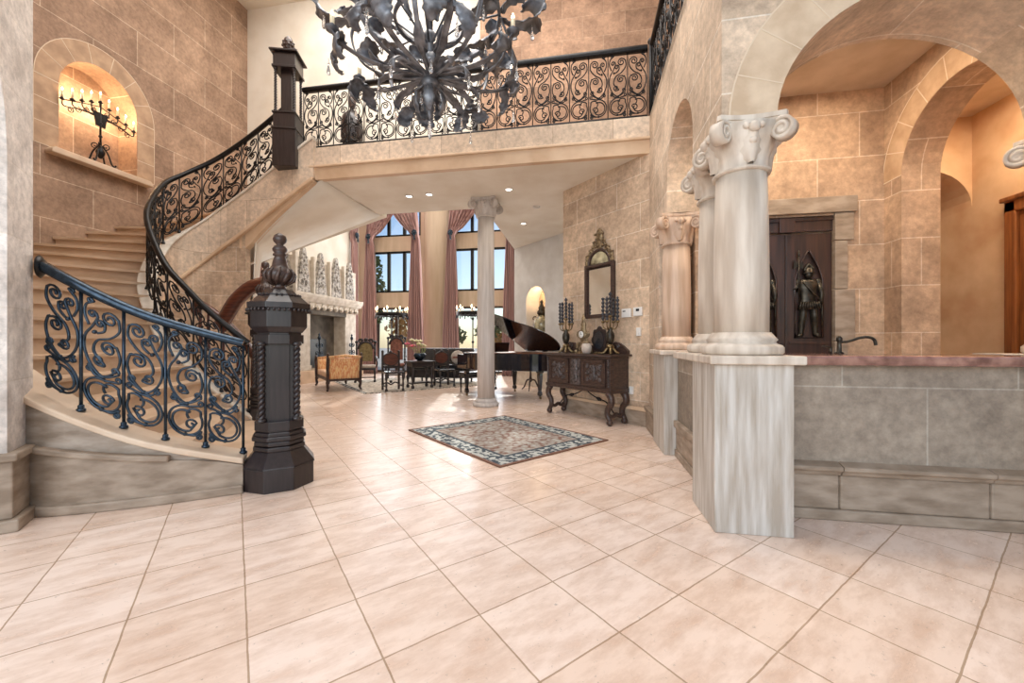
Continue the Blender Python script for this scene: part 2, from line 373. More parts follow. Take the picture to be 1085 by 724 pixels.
# patterned rugs (object coordinates, half sizes hx, hy)
def rug_mat(name, hx, hy, border, field, accent, pale, bwid=.24):
    m, nt, bs = node_mat(name); bs.inputs['Roughness'].default_value = .95
    tc = N(nt, 'ShaderNodeTexCoord'); sp = N(nt, 'ShaderNodeSeparateXYZ'); L(nt, tc.outputs['Object'], sp.inputs[0])
    def mth(op, a, b):
        n = N(nt, 'ShaderNodeMath', operation=op)
        for i, v in enumerate((a, b)):
            if v is None: continue
            if isinstance(v, (int, float)): n.inputs[i].default_value = v
            else: L(nt, v, n.inputs[i])
        return n.outputs[0]
    dx = mth('SUBTRACT', hx, mth('ABSOLUTE', sp.outputs[0], None)); dy = mth('SUBTRACT', hy, mth('ABSOLUTE', sp.outputs[1], None))
    d = mth('MINIMUM', dx, dy)
    vo = N(nt, 'ShaderNodeTexVoronoi'); vo.inputs['Scale'].default_value = 13; L(nt, tc.outputs['Object'], vo.inputs['Vector'])
    nz = N(nt, 'ShaderNodeTexNoise'); nz.inputs['Scale'].default_value = 16; nz.inputs['Detail'].default_value = 5; L(nt, tc.outputs['Object'], nz.inputs['Vector'])
    mot = ramp(nt, vo.outputs['Distance'], [(.2, pale), (.42, field), (.6, accent)])
    fieldc = mixc(nt, ramp(nt, nz.outputs['Fac'], [(.42, 0.0), (.56, 1.0)]), field, mot)
    bordc = mixc(nt, ramp(nt, nz.outputs['Fac'], [(.47, 0.0), (.53, 1.0)]), border, pale)
    k = mth('LESS_THAN', d, bwid); k2 = mth('LESS_THAN', d, .03); k3 = mth('COMPARE', d, bwid)
    k3n = k3.node; k3n.inputs[2].default_value = .018
    c = mixc(nt, k, fieldc, bordc); c = mixc(nt, k3, c, border); c = mixc(nt, k2, c, accent)
    L(nt, c, bs.inputs['Base Color']); bumpn(nt, bs, nz.outputs['Fac'], .2, .006); return m
M_['rug'] = rug_mat('blue_oriental_rug', 1.03, .83, s2l(62, 74, 84), s2l(160, 152, 144), s2l(126, 92, 80), s2l(186, 190, 186))
M_['bind'] = simple('brown_binding', s2l(118, 84, 66), None, rough=.9)
M_['rug2'] = rug_mat('pale_floral_rug', 1.8, 1.8, s2l(66, 64, 64), s2l(206, 196, 182), s2l(150, 140, 126), s2l(222, 214, 202), .12)

M_['mortar'] = simple('pale_mortar', s2l(218, 198, 174), None, rough=.8)
for k_, a_, b_ in (('niche', (196, 164, 134), (168, 138, 112)), ('arcade', (220, 197, 170), (196, 170, 142)), ('barroom', (204, 172, 140), (176, 144, 112))):
    M_[k_ + '_plain'] = simple(k_ + '_plain_stone', s2l(*a_), s2l(*b_), 6, .75, bump=.15, detail=10)
# ================================================================== SETTING
struct(MB().bb(-11, 6.2, -4, 14.6, -.12, 0), 'floor', M_['floor'])
struct(MB().bb(-40, 30, 14.6, 70, -.16, -.04), 'ground_terrace', M_['pave'])
struct(MB().bb(-8.9, 6, -4, 14.5, 8.85, 9.0), 'ceiling', M_['plaster'])
# left: octagon pilaster with the start of an arch
ob = [(0, 0), (.4, 0), (.4, 2.45), (.43, 2.7), (.5, 2.92), (.66, 3.2), (.95, 3.42), (1.3, 3.5), (1.7, 3.5), (1.7, 8.85), (0, 8.85)]
struct(MB().slab(ob, [], (-3.94, 2.23), (1, -1), (1, 1), .4), 'wall_front_left', M_['pilaster'])
q = Vector((.7071, -.7071)); nn = Vector((.7071, .7071))
def plinth(z0, z1, out, name):
    a = Vector((-3.94, 2.23)) + q * -.0; b = a + q * .4
    pts = [a - nn * .05 - q * out, a + nn * out - q * out, b + nn * out + q * out, b - nn * .4 + q * out]
    inn = [b - nn * .4, b, a, a - nn * .05]
    struct(MB().prism([tuple(p) for p in pts + inn], z0, z1), name, M_['base'], .01)
plinth(0, .08, .07, 'baseboard_front_left'); plinth(.08, .45, .035, 'baseboard_front_left_panel'); plinth(.45, .5, .06, 'trim_front_left')
struct(MB().ribbon([(-4.25, 2.0), (-5.6, 2.25), (-7.0, 3.0), (-7.62, 3.7)], 0, -.3, 0, 8.85), 'wall_stair_outer', M_['niche'])
# niche wall
ho = [(4.58, 4.02), (5.62, 4.02), (5.62, 5.03)] + arc(5.1, 5.03, .52, 0, PI, 16, .57)[1:-1] + [(4.58, 5.03)]
struct(MB().slab([(3.6, 0), (7.95, 0), (7.95, 8.85), (3.6, 8.85)], [ho], (-7.6, 0), (0, 1), (1, 0), .42), 'wall_left', M_['niche'])
struct(MB().bb(-8.1, -8.0, 4.3, 5.9, 3.8, 5.9), 'wall_left_niche_back', M_['niche'])
def voussoirs(cx, cz, r0, r1, n, org, u, nrm, name='trim_arch', mat='arcade', ry0=None, ry1=None):
    ry0 = ry0 or r0; ry1 = ry1 or r1; o2 = (org[0] + nrm[0] * .002, org[1] + nrm[1] * .002)
    struct(MB().slab(arc(cx, cz, r0, 0, PI, 28, ry0) + arc(cx, cz, r1, 0, PI, 28, ry1)[::-1], [], org, u, nrm, .02), name, M_[mat + '_plain'])
    mb = MB()
    for i in range(n + 1):
        a = PI * i / n; d = .005 / r1
        mb.slab([(cx + r0 * cos(a - d), cz + ry0 * sin(a - d)), (cx + r1 * cos(a - d), cz + ry1 * sin(a - d)), (cx + r1 * cos(a + d), cz + ry1 * sin(a + d)), (cx + r0 * cos(a + d), cz + ry0 * sin(a + d))], [], o2, u, nrm, .01)
    mb.slab(arc(cx, cz, r1, 0, PI, 28, ry1) + arc(cx, cz, r1 + .01, 0, PI, 28, ry1 + .01)[::-1], [], o2, u, nrm, .01)
    struct(mb, name + '_joints', M_['mortar'])
voussoirs(5.1, 5.03, .52, .79, 7, (-7.596, 0), (0, 1), (1, 0), 'trim_niche_arch', 'niche', .57, .86)
mb = MB()
for y0, y1 in ((4.3, 4.575), (5.625, 5.9)):
    mb.bb(-7.61, -7.596, y0, y1, 4.04, 5.03)
struct(mb, 'trim_niche_jambs', M_['niche_plain'])
mb = MB()
for y0, y1 in ((4.3, 4.575), (5.625, 5.9)):
    for z in (4.04, 4.36, 4.7, 5.02): mb.bb(-7.61, -7.594, y0, y1, z, z + .01)
    mb.bb(-7.61, -7.594, y0 - .005, y0 + .005, 4.04, 5.03) if y0 < 5 else mb.bb(-7.61, -7.594, y1 - .005, y1 + .005, 4.04, 5.03)
struct(mb, 'trim_niche_jamb_joints', M_['mortar'])
struct(MB().slab([(4.42, 3.94), (5.78, 3.94), (5.78, 3.98), (5.74, 4.03), (4.46, 4.03), (4.42, 3.98)], [], (-7.45, 0), (0, 1), (1, 0), .5), 'trim_niche_sill', M_['cap'], .012)
# upper back walls
struct(MB().slab([(-7.6, 3.0), (-4.24, 3.95), (-4.24, 4.4), (-2.0, 4.4), (-2.0, 8.85), (-7.6, 8.85)], [], (0, 7.92), (1, 0), (0, -1), .18), 'wall_back_upper', M_['plaster'])
struct(MB().slab([(-2.06, 4.4), (4.2, 4.4), (4.2, 8.85), (-2.06, 8.85)], [], (0, 7.85), (1, 0), (0, -1), .25), 'wall_gallery_back', M_['upper'])
struct(MB().slab([(2.7, 4.4), (8.1, 4.4), (8.1, 8.85), (2.7, 8.85)], [], (4.0, 0), (0, 1), (-1, 0), .2), 'wall_gallery_side', M_['upper'])
# balcony slab: soffit/ceiling of the lower rooms, fascia
struct(MB().prism([(-4.24, 5.95), (2.2, 5.95), (2.2, 11.6), (-1.95, 11.6), (-1.95, 7.75), (-4.24, 7.75)], 3.9, 4.38), 'ceiling_balcony', M_['plaster'])
struct(MB().bb(-4.62, 3.9, 5.9, 7.86, 4.36, 4.4), 'floor_balcony', M_['cap'])
struct(MB().bb(-4.45, .94, 5.84, 5.97, 4.1, 4.4), 'wall_balcony_fascia', M_['fascia'])
mb = MB(); mb.bb(-4.42, .94, 5.80, 5.97, 4.065, 4.105); struct(mb, 'trim_balcony', M_['strip'], .012)
mb = MB(); mb.slab([(5.83, 4.07), (5.86, 3.885), (5.955, 3.885), (5.955, 4.07)], [], (.94, 0), (0, 1), (1, 0), 5.34); struct(mb, 'trim_balcony_lower', M_['strip'])
# right side arcade wall
ar = [(3.45, 2.68), (3.62, 2.68), (3.62, 3.01)] + arc(4.145, 3.01, .525, PI, 0, 18)[1:-1] + [(4.67, 3.01), (4.67, 2.66), (5.15, 2.66), (5.15, 0), (5.88, 0), (5.88, 4.4), (3.45, 4.4)]
struct(MB().slab(ar, [], (.93, 0), (0, 1), (-1, 0), .35), 'wall_right', M_['arcade'])
ar = [(.93, 2.68), (1.27, 2.68)] + arc(2.2, 2.70, .93, PI, 0, 30, .81) + [(3.13, 2.68), (3.7, 2.68), (3.7, 0), (5, 0), (5, 4.4), (.93, 4.4)]
struct(MB().slab(ar, [], (0, 2.90), (1, 0), (0, -1), .55), 'wall_bar', M_['arcade'])
voussoirs(2.2, 2.70, .93, 1.22, 11, (0, 2.896), (1, 0), (0, -1), 'trim_bar_arch', 'arcade', .81, 1.12)
# diagonal stone wall with the sideboard, and the pale wall behind
L2 = 1.8
struct(MB().slab([(0, 0), (L2, 0), (L2, 3.9), (0, 3.9)], [], (-.34, 7.13), (1, -1), (-1, -1), .3), 'wall_diagonal', M_['diag'])
struct(MB().slab([(-.02, 0), (L2, 0), (L2, .22), (-.02, .22)], [], (-.357, 7.113), (1, -1), (-1, -1), .05), 'baseboard_diagonal', M_['base'], .01)
struct(MB().slab([(-.03, .22), (L2, .22), (L2, .27), (-.03, .27)], [], (-.372, 7.098), (1, -1), (-1, -1), .06), 'trim_diagonal', M_['strip'], .01)
mb = MB(); mb.bb(.88, .95, 5.15, 5.9, 0, .25); mb.bb(.86, .95, 5.15, 5.9, .25, .31); struct(mb, 'baseboard_right', M_['base'], .01)
ho = [(.57, 1.1), (1.39, 1.1), (1.39, 2.3)] + arc(.98, 2.3, .41, 0, PI, 16)[1:-1] + [(.57, 2.3)]
struct(MB().slab([(0, 0), (3.6, 0), (3.6, 3.9), (0, 3.9)], [ho], (-1.95, 11.33), (1, -1), (-1, -1), .45), 'wall_music_corner', M_['white'])
struct(MB().slab([(.4, .9), (1.6, .9), (1.6, 3.0), (.4, 3.0)], [], (-1.632, 11.648), (1, -1), (-1, -1), .06), 'wall_music_corner_niche', M_['tan'])
mb = MB(); mb.slab([(0, 0), (3.6, 0), (3.6, .36), (0, .36)], [], (-1.965, 11.315), (1, -1), (-1, -1), .03); mb.slab([(0, .36), (3.6, .36), (3.6, .4), (0, .4)], [], (-1.98, 11.3), (1, -1), (-1, -1), .05)
struct(mb, 'baseboard_music_corner', M_['lime'], .008)
# bar room
struct(MB().slab([(1.26, 0), (1.74, 0), (1.74, 2.58), (2.66, 2.58), (2.66, 0), (3.2, 0), (3.2, 3.9), (1.26, 3.9)], [], (0, 4.8), (1, 0), (0, -1), .2), 'wall_bar_back', M_['barroom'])
mb = MB(); mb.bb(1.62, 2.86, 4.755, 4.83, 2.60, 2.77)
for z0, z1, w in ((0, .62, .12), (.62, .95, .17), (.95, 1.22, .12), (1.22, 1.78, .19), (1.78, 2.3, .12), (2.3, 2.6, .18)):
    mb.bb(2.655, 2.655 + w, 4.77, 4.83, z0 + .004, z1 - .004); mb.bb(1.745 - w, 1.745, 4.77, 4.83, z0 + .004, z1 - .004)
struct(mb, 'trim_bar_door', M_['base'], .006)
ar = [(3.1, 0), (3.33, 0), (3.33, 2.88)] + arc(3.95, 2.88, .62, PI, 0, 20)[1:-1] + [(4.57, 2.88), (4.57, 0), (5.7, 0), (5.7, 3.9), (3.1, 3.9)]
ar = ar[2:]; ar = [(3.33, 2.6)] + ar[:-1] + [(3.3, 3.9), (3.3, 2.6)]
struct(MB().slab(ar, [], (3.13, 0), (0, 1), (-1, 0), .33), 'wall_bar_right', M_['barroom'])
voussoirs(3.95, 2.88, .622, .86, 9, (3.126, 0), (0, 1), (-1, 0), 'trim_side_arch', 'barroom')
struct(MB().bb(.95, 4.9, 3.3, 7.9, 3.9, 4.3), 'ceiling_bar', M_['tan'])
struct(MB().bb(.93, 4.2, 2.74, 7.9, 4.3, 4.4), 'floor_gallery', M_['cap'])
M_['warmpl'] = simple('warm_plaster', s2l(214, 182, 146), s2l(190, 152, 116), 2.2, .8, bump=.06)
struct(MB().bb(4.56, 4.76, 2.9, 6.7, 0, 3.9), 'wall_side_room', M_['warmpl'])
ar = [(3.4, 0), (3.62, 0), (3.62, 2.81)] + arc(4.09, 2.81, .47, PI, 0, 16)[1:-1] + [(4.56, 2.81), (4.6, 2.81), (4.6, 3.9), (3.4, 3.9)]
struct(MB().slab(ar, [], (0, 5.6), (1, 0), (0, -1), .5), 'wall_side_room_back', M_['warmpl'])
struct(MB().bb(2.6, 5.4, 7.3, 7.45, 0, 3.9), 'wall_hall_end', M_['white'])
struct(MB().bb(1.24, 1.32, 4.97, 5.3, 0, 3.9), 'wall_bar_corner', M_['barroom'])
# low bar walls
struct(MB().bb(1.295, 2.94, 3.07, 3.27, 0, 1.055), 'wall_bar_front', M_['barfront'])
mb = MB(); mb.bb(1.27, 4.6, 3.035, 3.08, 0, .075)
for a, b in ((1.27, 1.72), (1.726, 2.58), (2.586, 3.5), (3.506, 4.6)): mb.bb(a, b, 3.045, 3.08, .075, .31)
struct(mb, 'baseboard_bar', M_['base'], .012)
mb = MB()
for a, b in ((1.27, 1.722), (1.727, 2.582), (2.586, 3.502), (3.506, 4.6)): mb.slab([(3.02, .335), (3.0, .35), (3.0, .375), (3.08, .40), (3.08, .31), (3.03, .31)], [], (b, 0), (0, 1), (1, 0), b - a)
struct(mb, 'trim_bar', M_['base'], .006)
struct(MB().bb(1.0, 1.22, 3.245, 4.475, 0, 1.06), 'wall_bar_side', M_['barfront'])
mb = MB(); mb.bb(.965, 1.01, 3.245, 4.475, 0, .075); mb.bb(.98, 1.01, 3.245, 4.475, .075, .31); mb.bb(.955, 1.01, 3.245, 4.475, .31, .38); struct(mb, 'baseboard_bar_side', M_['base'], .008)
# great room shell
def arch_top(x0, x1, z0, zs): 
    r = (x1 - x0) / 2; return [(x0, z0), (x1, z0), (x1, zs)] + arc((x0 + x1) / 2, zs, r, 0, PI, 14)[1:-1] + [(x0, zs)]
WX = [(-8.05, -6.05), (-4.75, -2.65)]
holes = []
for x0, x1 in WX:
    holes += [[(x0, .05), (x1, .05), (x1, 2.52), (x0, 2.52)], [(x0, 3.1), (x1, 3.1), (x1, 4.68), (x0, 4.68)], arch_top(x0, x1, 5.25, 6.3)]
struct(MB().slab([(-8.8, 0), (-1.8, 0), (-1.8, 8.85), (-8.8, 8.85)], holes, (0, 14.2), (1, 0), (0, -1), .3), 'wall_windows', M_['tan'])
struct(MB().lathe([(.36, 0), (.36, 8.8)], 28, (-5.4, 14.2, 0), 1.35, .8), 'trim_window_pier', M_['tan'])
struct(MB().bb(-8.8, -8.6, 7.95, 14.4, 0, 8.85), 'wall_fireplace', M_['plaster'])
struct(MB().bb(-1.95, -1.75, 11.34, 14.4, 0, 8.85), 'wall_great_room_right', M_['plaster'])
struct(MB().bb(-1.95, -1.75, 8.1, 11.34, 4.38, 8.85), 'wall_great_room_upper', M_['plaster'])
for i, (x0, x1) in enumerate(WX):
    w = thing('window_%d' % (i + 1), None, None, ((x0 + x1) / 2, 14.3, 0)); tag(w, None, None, None, 'structure')
    def fr(z0, z1, nv, nm, wood):
        mb = MB(); t = .07
        mb.bb(x0, x1, 14.22, 14.32, z0, z0 + t); mb.bb(x0, x1, 14.22, 14.32, z1 - t, z1)
        for k in range(nv + 1):
            xx = x0 + .035 + (x1 - x0 - .07) * k / nv; ww = .055 if k not in (0, nv) else .035
            mb.bb(xx - ww, xx + ww, 14.22, 14.32, z0, z1)
        mb.build('frame', M_[wood], w, 0, True)
        MB().bb(x0 + .03, x1 - .03, 14.265, 14.275, z0 + .03, z1 - .03).build('pane', M_['glass'], w, 0, True)
    fr(3.1, 4.68, 3, '', 'iron'); fr(.05, 2.52, 2, '', 'doorw')
    fr(5.25, 6.3, 3, '', 'iron')
    mb = MB(); xm = (x0 + x1) / 2; rr = (x1 - x0) / 2
    mb.tube([(xm + (rr - .04) * cos(a), 14.27, 6.3 + (rr - .04) * sin(a)) for a in [PI * k / 20 for k in range(21)]], .045, 4)
    for k in (1, 2): xx = x0 + (x1 - x0) * k / 3; mb.bb(xx - .035, xx + .035, 14.23, 14.31, 6.3, 6.3 + .9 * rr)
    mb.build('frame', M_['iron'], w, 0, True)
    MB().slab(arc(xm, 6.3, rr - .04, 0, PI, 14), [], (0, 14.268), (1, 0), (0, -1), .008).build('pane', M_['glass'], w, 0, True)

# ================================================================== STAIRCASE
def table(T, n=12):
    P = catmull([(a[1], a[2], a[0]) for a in T], n)
    def f(z):
        if z <= P[0].z: return (P[0].x, P[0].y)
        for a, b in zip(P, P[1:]):
            if a.z <= z <= b.z and b.z > a.z:
                t = (z - a.z) / (b.z - a.z); return (a.x + (b.x - a.x) * t, a.y + (b.y - a.y) * t)
        return (P[-1].x, P[-1].y)
    return f
INN = table([(0, -4.30, 4.62), (.45, -4.72, 4.38), (.8, -5.0, 4.25), (1.1, -5.25, 4.2), (1.7, -5.75, 4.38), (2.1, -6.05, 4.65), (2.55, -6.38, 5.1), (2.85, -6.4, 5.45), (3.2, -6.15, 5.76), (3.6, -5.6, 5.88), (4.1, -4.8, 5.88), (4.4, -4.3, 5.88)])
OUT = table([(0, -2.70, 2.93), (.25, -3.3, 2.5), (.6, -3.88, 2.25), (1.0, -4.7, 2.3), (1.6, -6.0, 2.75), (2.1, -7.0, 3.5), (2.48, -7.56, 4.35), (3.12, -7.6, 5.76), (3.5, -7.6, 7.0), (3.8, -7.0, 7.85), (4.1, -5.4, 7.9), (4.4, -4.3, 7.9)])
stair = thing('staircase', 'curving stone staircase climbing along the left wall up to the balcony', 'stairs', (-4.6, 3.2, 0))
NS = 24; RH = 4.4 / NS
for k in range(NS - 1):
    z0 = k * RH; zt = (k + 1) * RH; mb = MB()
    ts = [z0 + RH * j / 3 for j in range(4)]
    I = [INN(t) for t in ts]; O = [OUT(t) for t in ts]
    bot = max(0.001, z0 - .22) if k > 2 else 0.001
    mb.prism(I + O[::-1], bot, zt - .035)
    # tread with nosing
    d = Vector(I[0]) - Vector(I[1]); d2 = Vector(O[0]) - Vector(O[1])
    I2 = [tuple(Vector(I[0]) + d.normalized() * .03)] + I; O2 = [tuple(Vector(O[0]) + d2.normalized() * .035)] + O
    mb.prism(I2 + O2[::-1], zt - .035, zt)
    mb.build('step', M_['step'], stair, .006, True)
def path(f, a, b, n): return [f(a + (b - a) * i / n) for i in range(n + 1)]
def zs(a, b, n, off): return [a + (b - a) * i / n + off for i in range(n + 1)]
# outer curb at the bottom of the flight
n = 24; pO = path(OUT, .03, 1.2, n); top = zs(.03, 1.2, n, .25)
MB().ribbon(pO, -.11, .11, 0, [t - .05 for t in top]).build('curb', M_['curb'], stair, 0, True)
MB().ribbon(pO, -.15, .14, [t - .05 for t in top], top).build('curb_cap', M_['cap'], stair, .012, True)
zm = lambda t: .30 + .34 * (t - .25)
MB().ribbon(pO, .08, .135, 0, [min(zm(t) - .04, t - .055) for t in top]).build('curb_base', M_['base'], stair, .005, True)
MB().ribbon(pO, .08, .16, 0, .07).build('curb_base_mould', M_['base'], stair, .012, True)
kk = [i for i, t in enumerate(top) if t - .05 > zm(t)]
MB().ribbon([pO[i] for i in kk], .08, .165, [zm(top[i]) - .045 for i in kk], [zm(top[i]) for i in kk]).build('curb_mould', M_['base'], stair, .012, True)
# inner string: curb seen from both sides
n = 60; pI = path(INN, .02, 4.38, n); top = zs(.02, 4.38, n, .2)
MB().ribbon(pI, -.075, .075, [max(0, t - .62 - .1 * (t > 2)) for t in top], [t - .05 for t in top]).build('inner_string', M_['fascia'], stair, 0, True)
MB().ribbon(pI, -.10, .10, [t - .05 for t in top], top).build('inner_cap', M_['lime'], stair, .012, True)  # white stone paints the sunlit look of a beige cap
kk = [i for i, t in enumerate(top) if t > 2.2]
MB().ribbon([pI[i] for i in kk], -.115, .0, [top[i] - .74 for i in kk], [top[i] - .67 for i in kk]).build('string_mould', M_['strip'], stair, .015, True)
# wall below the upper flight, ending in a vertical edge; curved lower edge beyond it
def zb(x): 
    if x < -5.62: return 0.0
    t = (x + 5.62) / (5.62 - 4.24); return 2.77 + (3.9 - 2.77) * (t ** .85)
kk = [i for i, t in enumerate(top) if t > 2.1]
pp = [pI[i] for i in kk]; lo = [zb(p[0]) for p in pp]; hi = [max(top[i] - .70, zb(p[0]) + .01) for i, p in zip(kk, pp)]
a = [j for j, p in enumerate(pp) if p[0] < -5.62 or top[kk[j]] < 3]
struct(MB().ribbon([pp[j] for j in a], -.06, .06, 0, [hi[j] for j in a]), 'wall_stair_inner', M_['diag'])
b = [j for j, p in enumerate(pp) if p[0] > -5.75 and top[kk[j]] > 3]
MB().ribbon([pp[j] for j in b], -.06, .06, [zb(max(pp[j][0], -5.6)) for j in b], [hi[j] + .03 for j in b]).build('string_apron', M_['strip'], stair, 0, True)
# plaster soffit of the upper flight
P = []
for i in range(13):
    t = i / 12; fx = -4.24 - (5.75 - 4.24) * t; rx = -4.24 - (7.45 - 4.24) * t
    P.append([(fx, 5.9, zb(fx) + .005), ((fx + rx) / 2, 6.8, (zb(fx) + 3.9 - .98 * t) / 2 - .03), (rx, 7.8, 3.9 - .98 * t)])
MB().grid(P).build('soffit', M_['plaster'], stair, 0, True, .03)
# ================================================================== BAR PEDESTALS, COUNTER, COLUMNS
t = thing('stone_pedestal', 'tall pale streaked stone pedestal at the near corner of the bar', 'pedestal', (1.06, 2.98, 0))
MB().bb(.83, 1.29, 2.72, 3.24, 0, 1.075).build('body', M_['pier'], t, .006, True)
MB().bb(.79, 1.34, 2.67, 3.72, 1.075, 1.13).build('cap', M_['column'], t, .01, True)
t = thing('stone_pedestal', 'narrow pale stone pedestal at the far end of the bar, nearest the sideboard', 'pedestal', (1.06, 4.8, 0))
MB().bb(.86, 1.26, 4.48, 5.12, 0, 1.075).build('body', M_['pier'], t, .006, True)
MB().bb(.81, 1.30, 4.42, 5.14, 1.075, 1.125).build('cap', M_['column'], t, .01, True)
mb = MB(); mb.bb(.96, 1.26, 3.74, 4.41, 1.062, 1.12)
tag(mb.build('ledge_slab', M_['marble'], None, .012), 'short red marble ledge between the two bar pedestals', 'ledge')
tag(MB().bb(1.345, 2.94, 2.985, 3.5, 1.058, 1.126).build('bar_countertop', M_['marble'], None, .018), 'long polished red marble bar countertop on the stone bar front', 'countertop')

def column_parts(t, mat, r, z0, z1, capw=.215, square=True):
    """base, round shaft and composite capital with corner volutes; t sits at the base centre, z relative to it"""
    b = MB(); H = z1 - z0; hb = .12; hc = .34 * min(1, capw / .215)
    b.lathe([(r * 1.42, 0), (r * 1.5, .015), (r * 1.5, .05), (r * 1.42, .065), (r * 1.27, .075), (r * 1.22, .085), (r * 1.3, .1), (r * 1.2, hb), (r * 1.06, hb + .03)], 32)
    b.build('base', M_[mat], t)
    s = MB(); zc = H - hc
    s.lathe([(r, hb), (r * 1.01, .3 * H), (r * .99, .55 * H), (r * .93, zc)], 32); s.build('shaft', M_[mat], t)
    c = MB()
    c.lathe([(r * .93, zc), (r * 1.06, zc + .005), (r * 1.06, zc + .022), (r * .95, zc + .03), (r * 1.0, zc + .1), (r * 1.2, zc + .19), (r * 1.42, H - .055)], 32)
    ab = []
    for k in range(4):
        a = PI / 4 + k * PI / 2; a2 = a + PI / 2
        p = Vector((cos(a), sin(a))) * capw * 1.36; p2 = Vector((cos(a2), sin(a2))) * capw * 1.36
        tn = (p2 - p).normalized(); nv = Vector((cos(a + PI / 4), sin(a + PI / 4)))
        for i in range(7):
            f = .06 + .88 * i / 6; q_ = p.lerp(p2, f) - nv * (.16 * capw * math.sin(PI * f)); ab.append((q_.x, q_.y))
    c.prism(ab, H - .055, H - .03); c.prism([(x * 1.05, y * 1.05) for x, y in ab], H - .03, H)
    for k in range(4):
        a = PI / 4 + k * PI / 2; d = Vector((cos(a), sin(a), 0)); w = Vector((-sin(a), cos(a), 0))
        pts = []
        for i in range(34):
            f = i / 33; ang = PI / 2 - f * PI * 3.6; rr = .088 * capw / .27 * (1 - .82 * f)
            ctr = d * (capw * 1.2) + Vector((0, 0, H - .145 * capw / .27))
            pts.append(ctr + d * rr * cos(ang) + Vector((0, 0, rr * sin(ang))))
        lead = [d * (capw * .55) + Vector((0, 0, H - .11)), d * (capw * .9) + Vector((0, 0, H - .06))]
        path_ = lead + pts; G = []
        for i, p in enumerate(path_):
            th = .05 * capw / .27 + .012 * min(1, i / len(path_) * 2)
            G.append([p - w * th, p + w * th])
        o = len(c.v)
        # thick scroll band
        V = []; F = []
        for i, p in enumerate(path_):
            th = .052 * capw / .27; nrm_ = (path_[min(i + 1, len(path_) - 1)] - path_[max(i - 1, 0)]).cross(w).normalized() * .011
            V += [p - w * th - nrm_, p + w * th - nrm_, p + w * th + nrm_, p - w * th + nrm_]
        for i in range(len(path_) - 1):
            for j in range(4): F.append((4 * i + j, 4 * i + (j + 1) % 4, 4 * i + 4 + (j + 1) % 4, 4 * i + 4 + j))
        F += [(0, 1, 2, 3), tuple(len(V) - 4 + j for j in range(4))]
        c.add(V, F, True)
        ctr = d * (capw * 1.2) + Vector((0, 0, H - .145 * capw / .27)); st = len(c.v)
        c.lathe([(.002, -.04), (.075, -.04), (.075, .04), (.002, .04)], 18)
        m = Matrix.Translation(ctr) @ Matrix.Scale(capw / .27, 4) @ Matrix((tuple(d) + (0,), (0, 0, 1, 0), tuple(w) + (0,), (0, 0, 0, 1))).transposed()
        c.xf(m, st)
        # acanthus leaf on each face
        a = k * PI / 2; d = Vector((cos(a), sin(a), 0)); w = Vector((-sin(a), cos(a), 0))
        G = []
        for i in range(9):
            f = i / 8; wd = .085 * capw / .27 * math.sin(PI * (.12 + .8 * f)) * (1 + .25 * (i % 2)); zz = zc + .035 + f * (hc - .12); rr = r * .97 + .02 + .35 * r * f ** 2 + .015
            G.append([d * rr * (1 - .02 * j * j) + w * wd * j / 2 + Vector((0, 0, zz)) - d * .012 * j * j for j in (-2, -1, 0, 1, 2)])
        c.grid(G)
        c.ball(d * (r * 1.36) + Vector((0, 0, H - .10)), .035, 8); c.ball(d * (r * 1.3) + w * .045 + Vector((0, 0, H - .085)), .022, 6); c.ball(d * (r * 1.3) - w * .045 + Vector((0, 0, H - .085)), .022, 6)
        c.ball(d * (r * 1.18) + Vector((0, 0, H - .17)), .03, 7)
    c.build('capital', M_[mat], t)
t = thing('stone_column', 'large pale round column in front, on the near bar pedestal, with scrolled capital', 'column', (1.07, 2.96, 1.131)); column_parts(t, 'column', .167, 1.13, 2.68)
t = thing('stone_column', 'pale round column half hidden behind the large one on the near bar pedestal', 'column', (1.10, 3.45, 1.131)); column_parts(t, 'column', .167, 1.13, 2.68)
t = thing('stone_column', 'rosy stone column on the far narrow pedestal, nearest the sideboard wall', 'column', (1.07, 4.86, 1.126)); column_parts(t, 'column2', .155, 1.13, 2.66)
t = thing('stone_column', 'column at the right edge of the bar arch, only its capital scroll showing', 'column', (3.33, 3.33, 1.131)); column_parts(t, 'column', .167, 1.13, 2.68)
t = thing('stone_column', 'freestanding tall grey column under the balcony beside the grand piano', 'column', (-1.81, 7.33, 0)); column_parts(t, 'greycol', .165, 0, 3.895, .24)
t = thing('stone_column', 'white column glimpsed through the far side room archway', 'column', (4.28, 6.55, 0)); column_parts(t, 'lime', .14, 0, 3.0, .22)
struct(MB().bb(2.95, 3.68, 2.74, 3.62, 0, 1.13), 'wall_bar_right_pedestal', M_['pier'])

# ================================================================== IRONWORK
def curl(cx, cz, r, a0, turns, n=14, r1=.25):
    return [(cx + r * (1 - (1 - r1) * i / n) * cos(a0 + 2 * PI * turns * i / n), cz + r * (1 - (1 - r1) * i / n) * sin(a0 + 2 * PI * turns * i / n)) for i in range(n + 1)]
def scroll(start, mid, end):
    s = start[::-1] if start else []; e = end or []
    pts = (s[-2:] if s else []) + list(mid) + (e[:2] if e else [])
    sm = catmull([(p[0], p[1], 0) for p in pts], 6); sm = [(p.x, p.y) for p in sm]
    return s[:-2] + sm + e[2:]
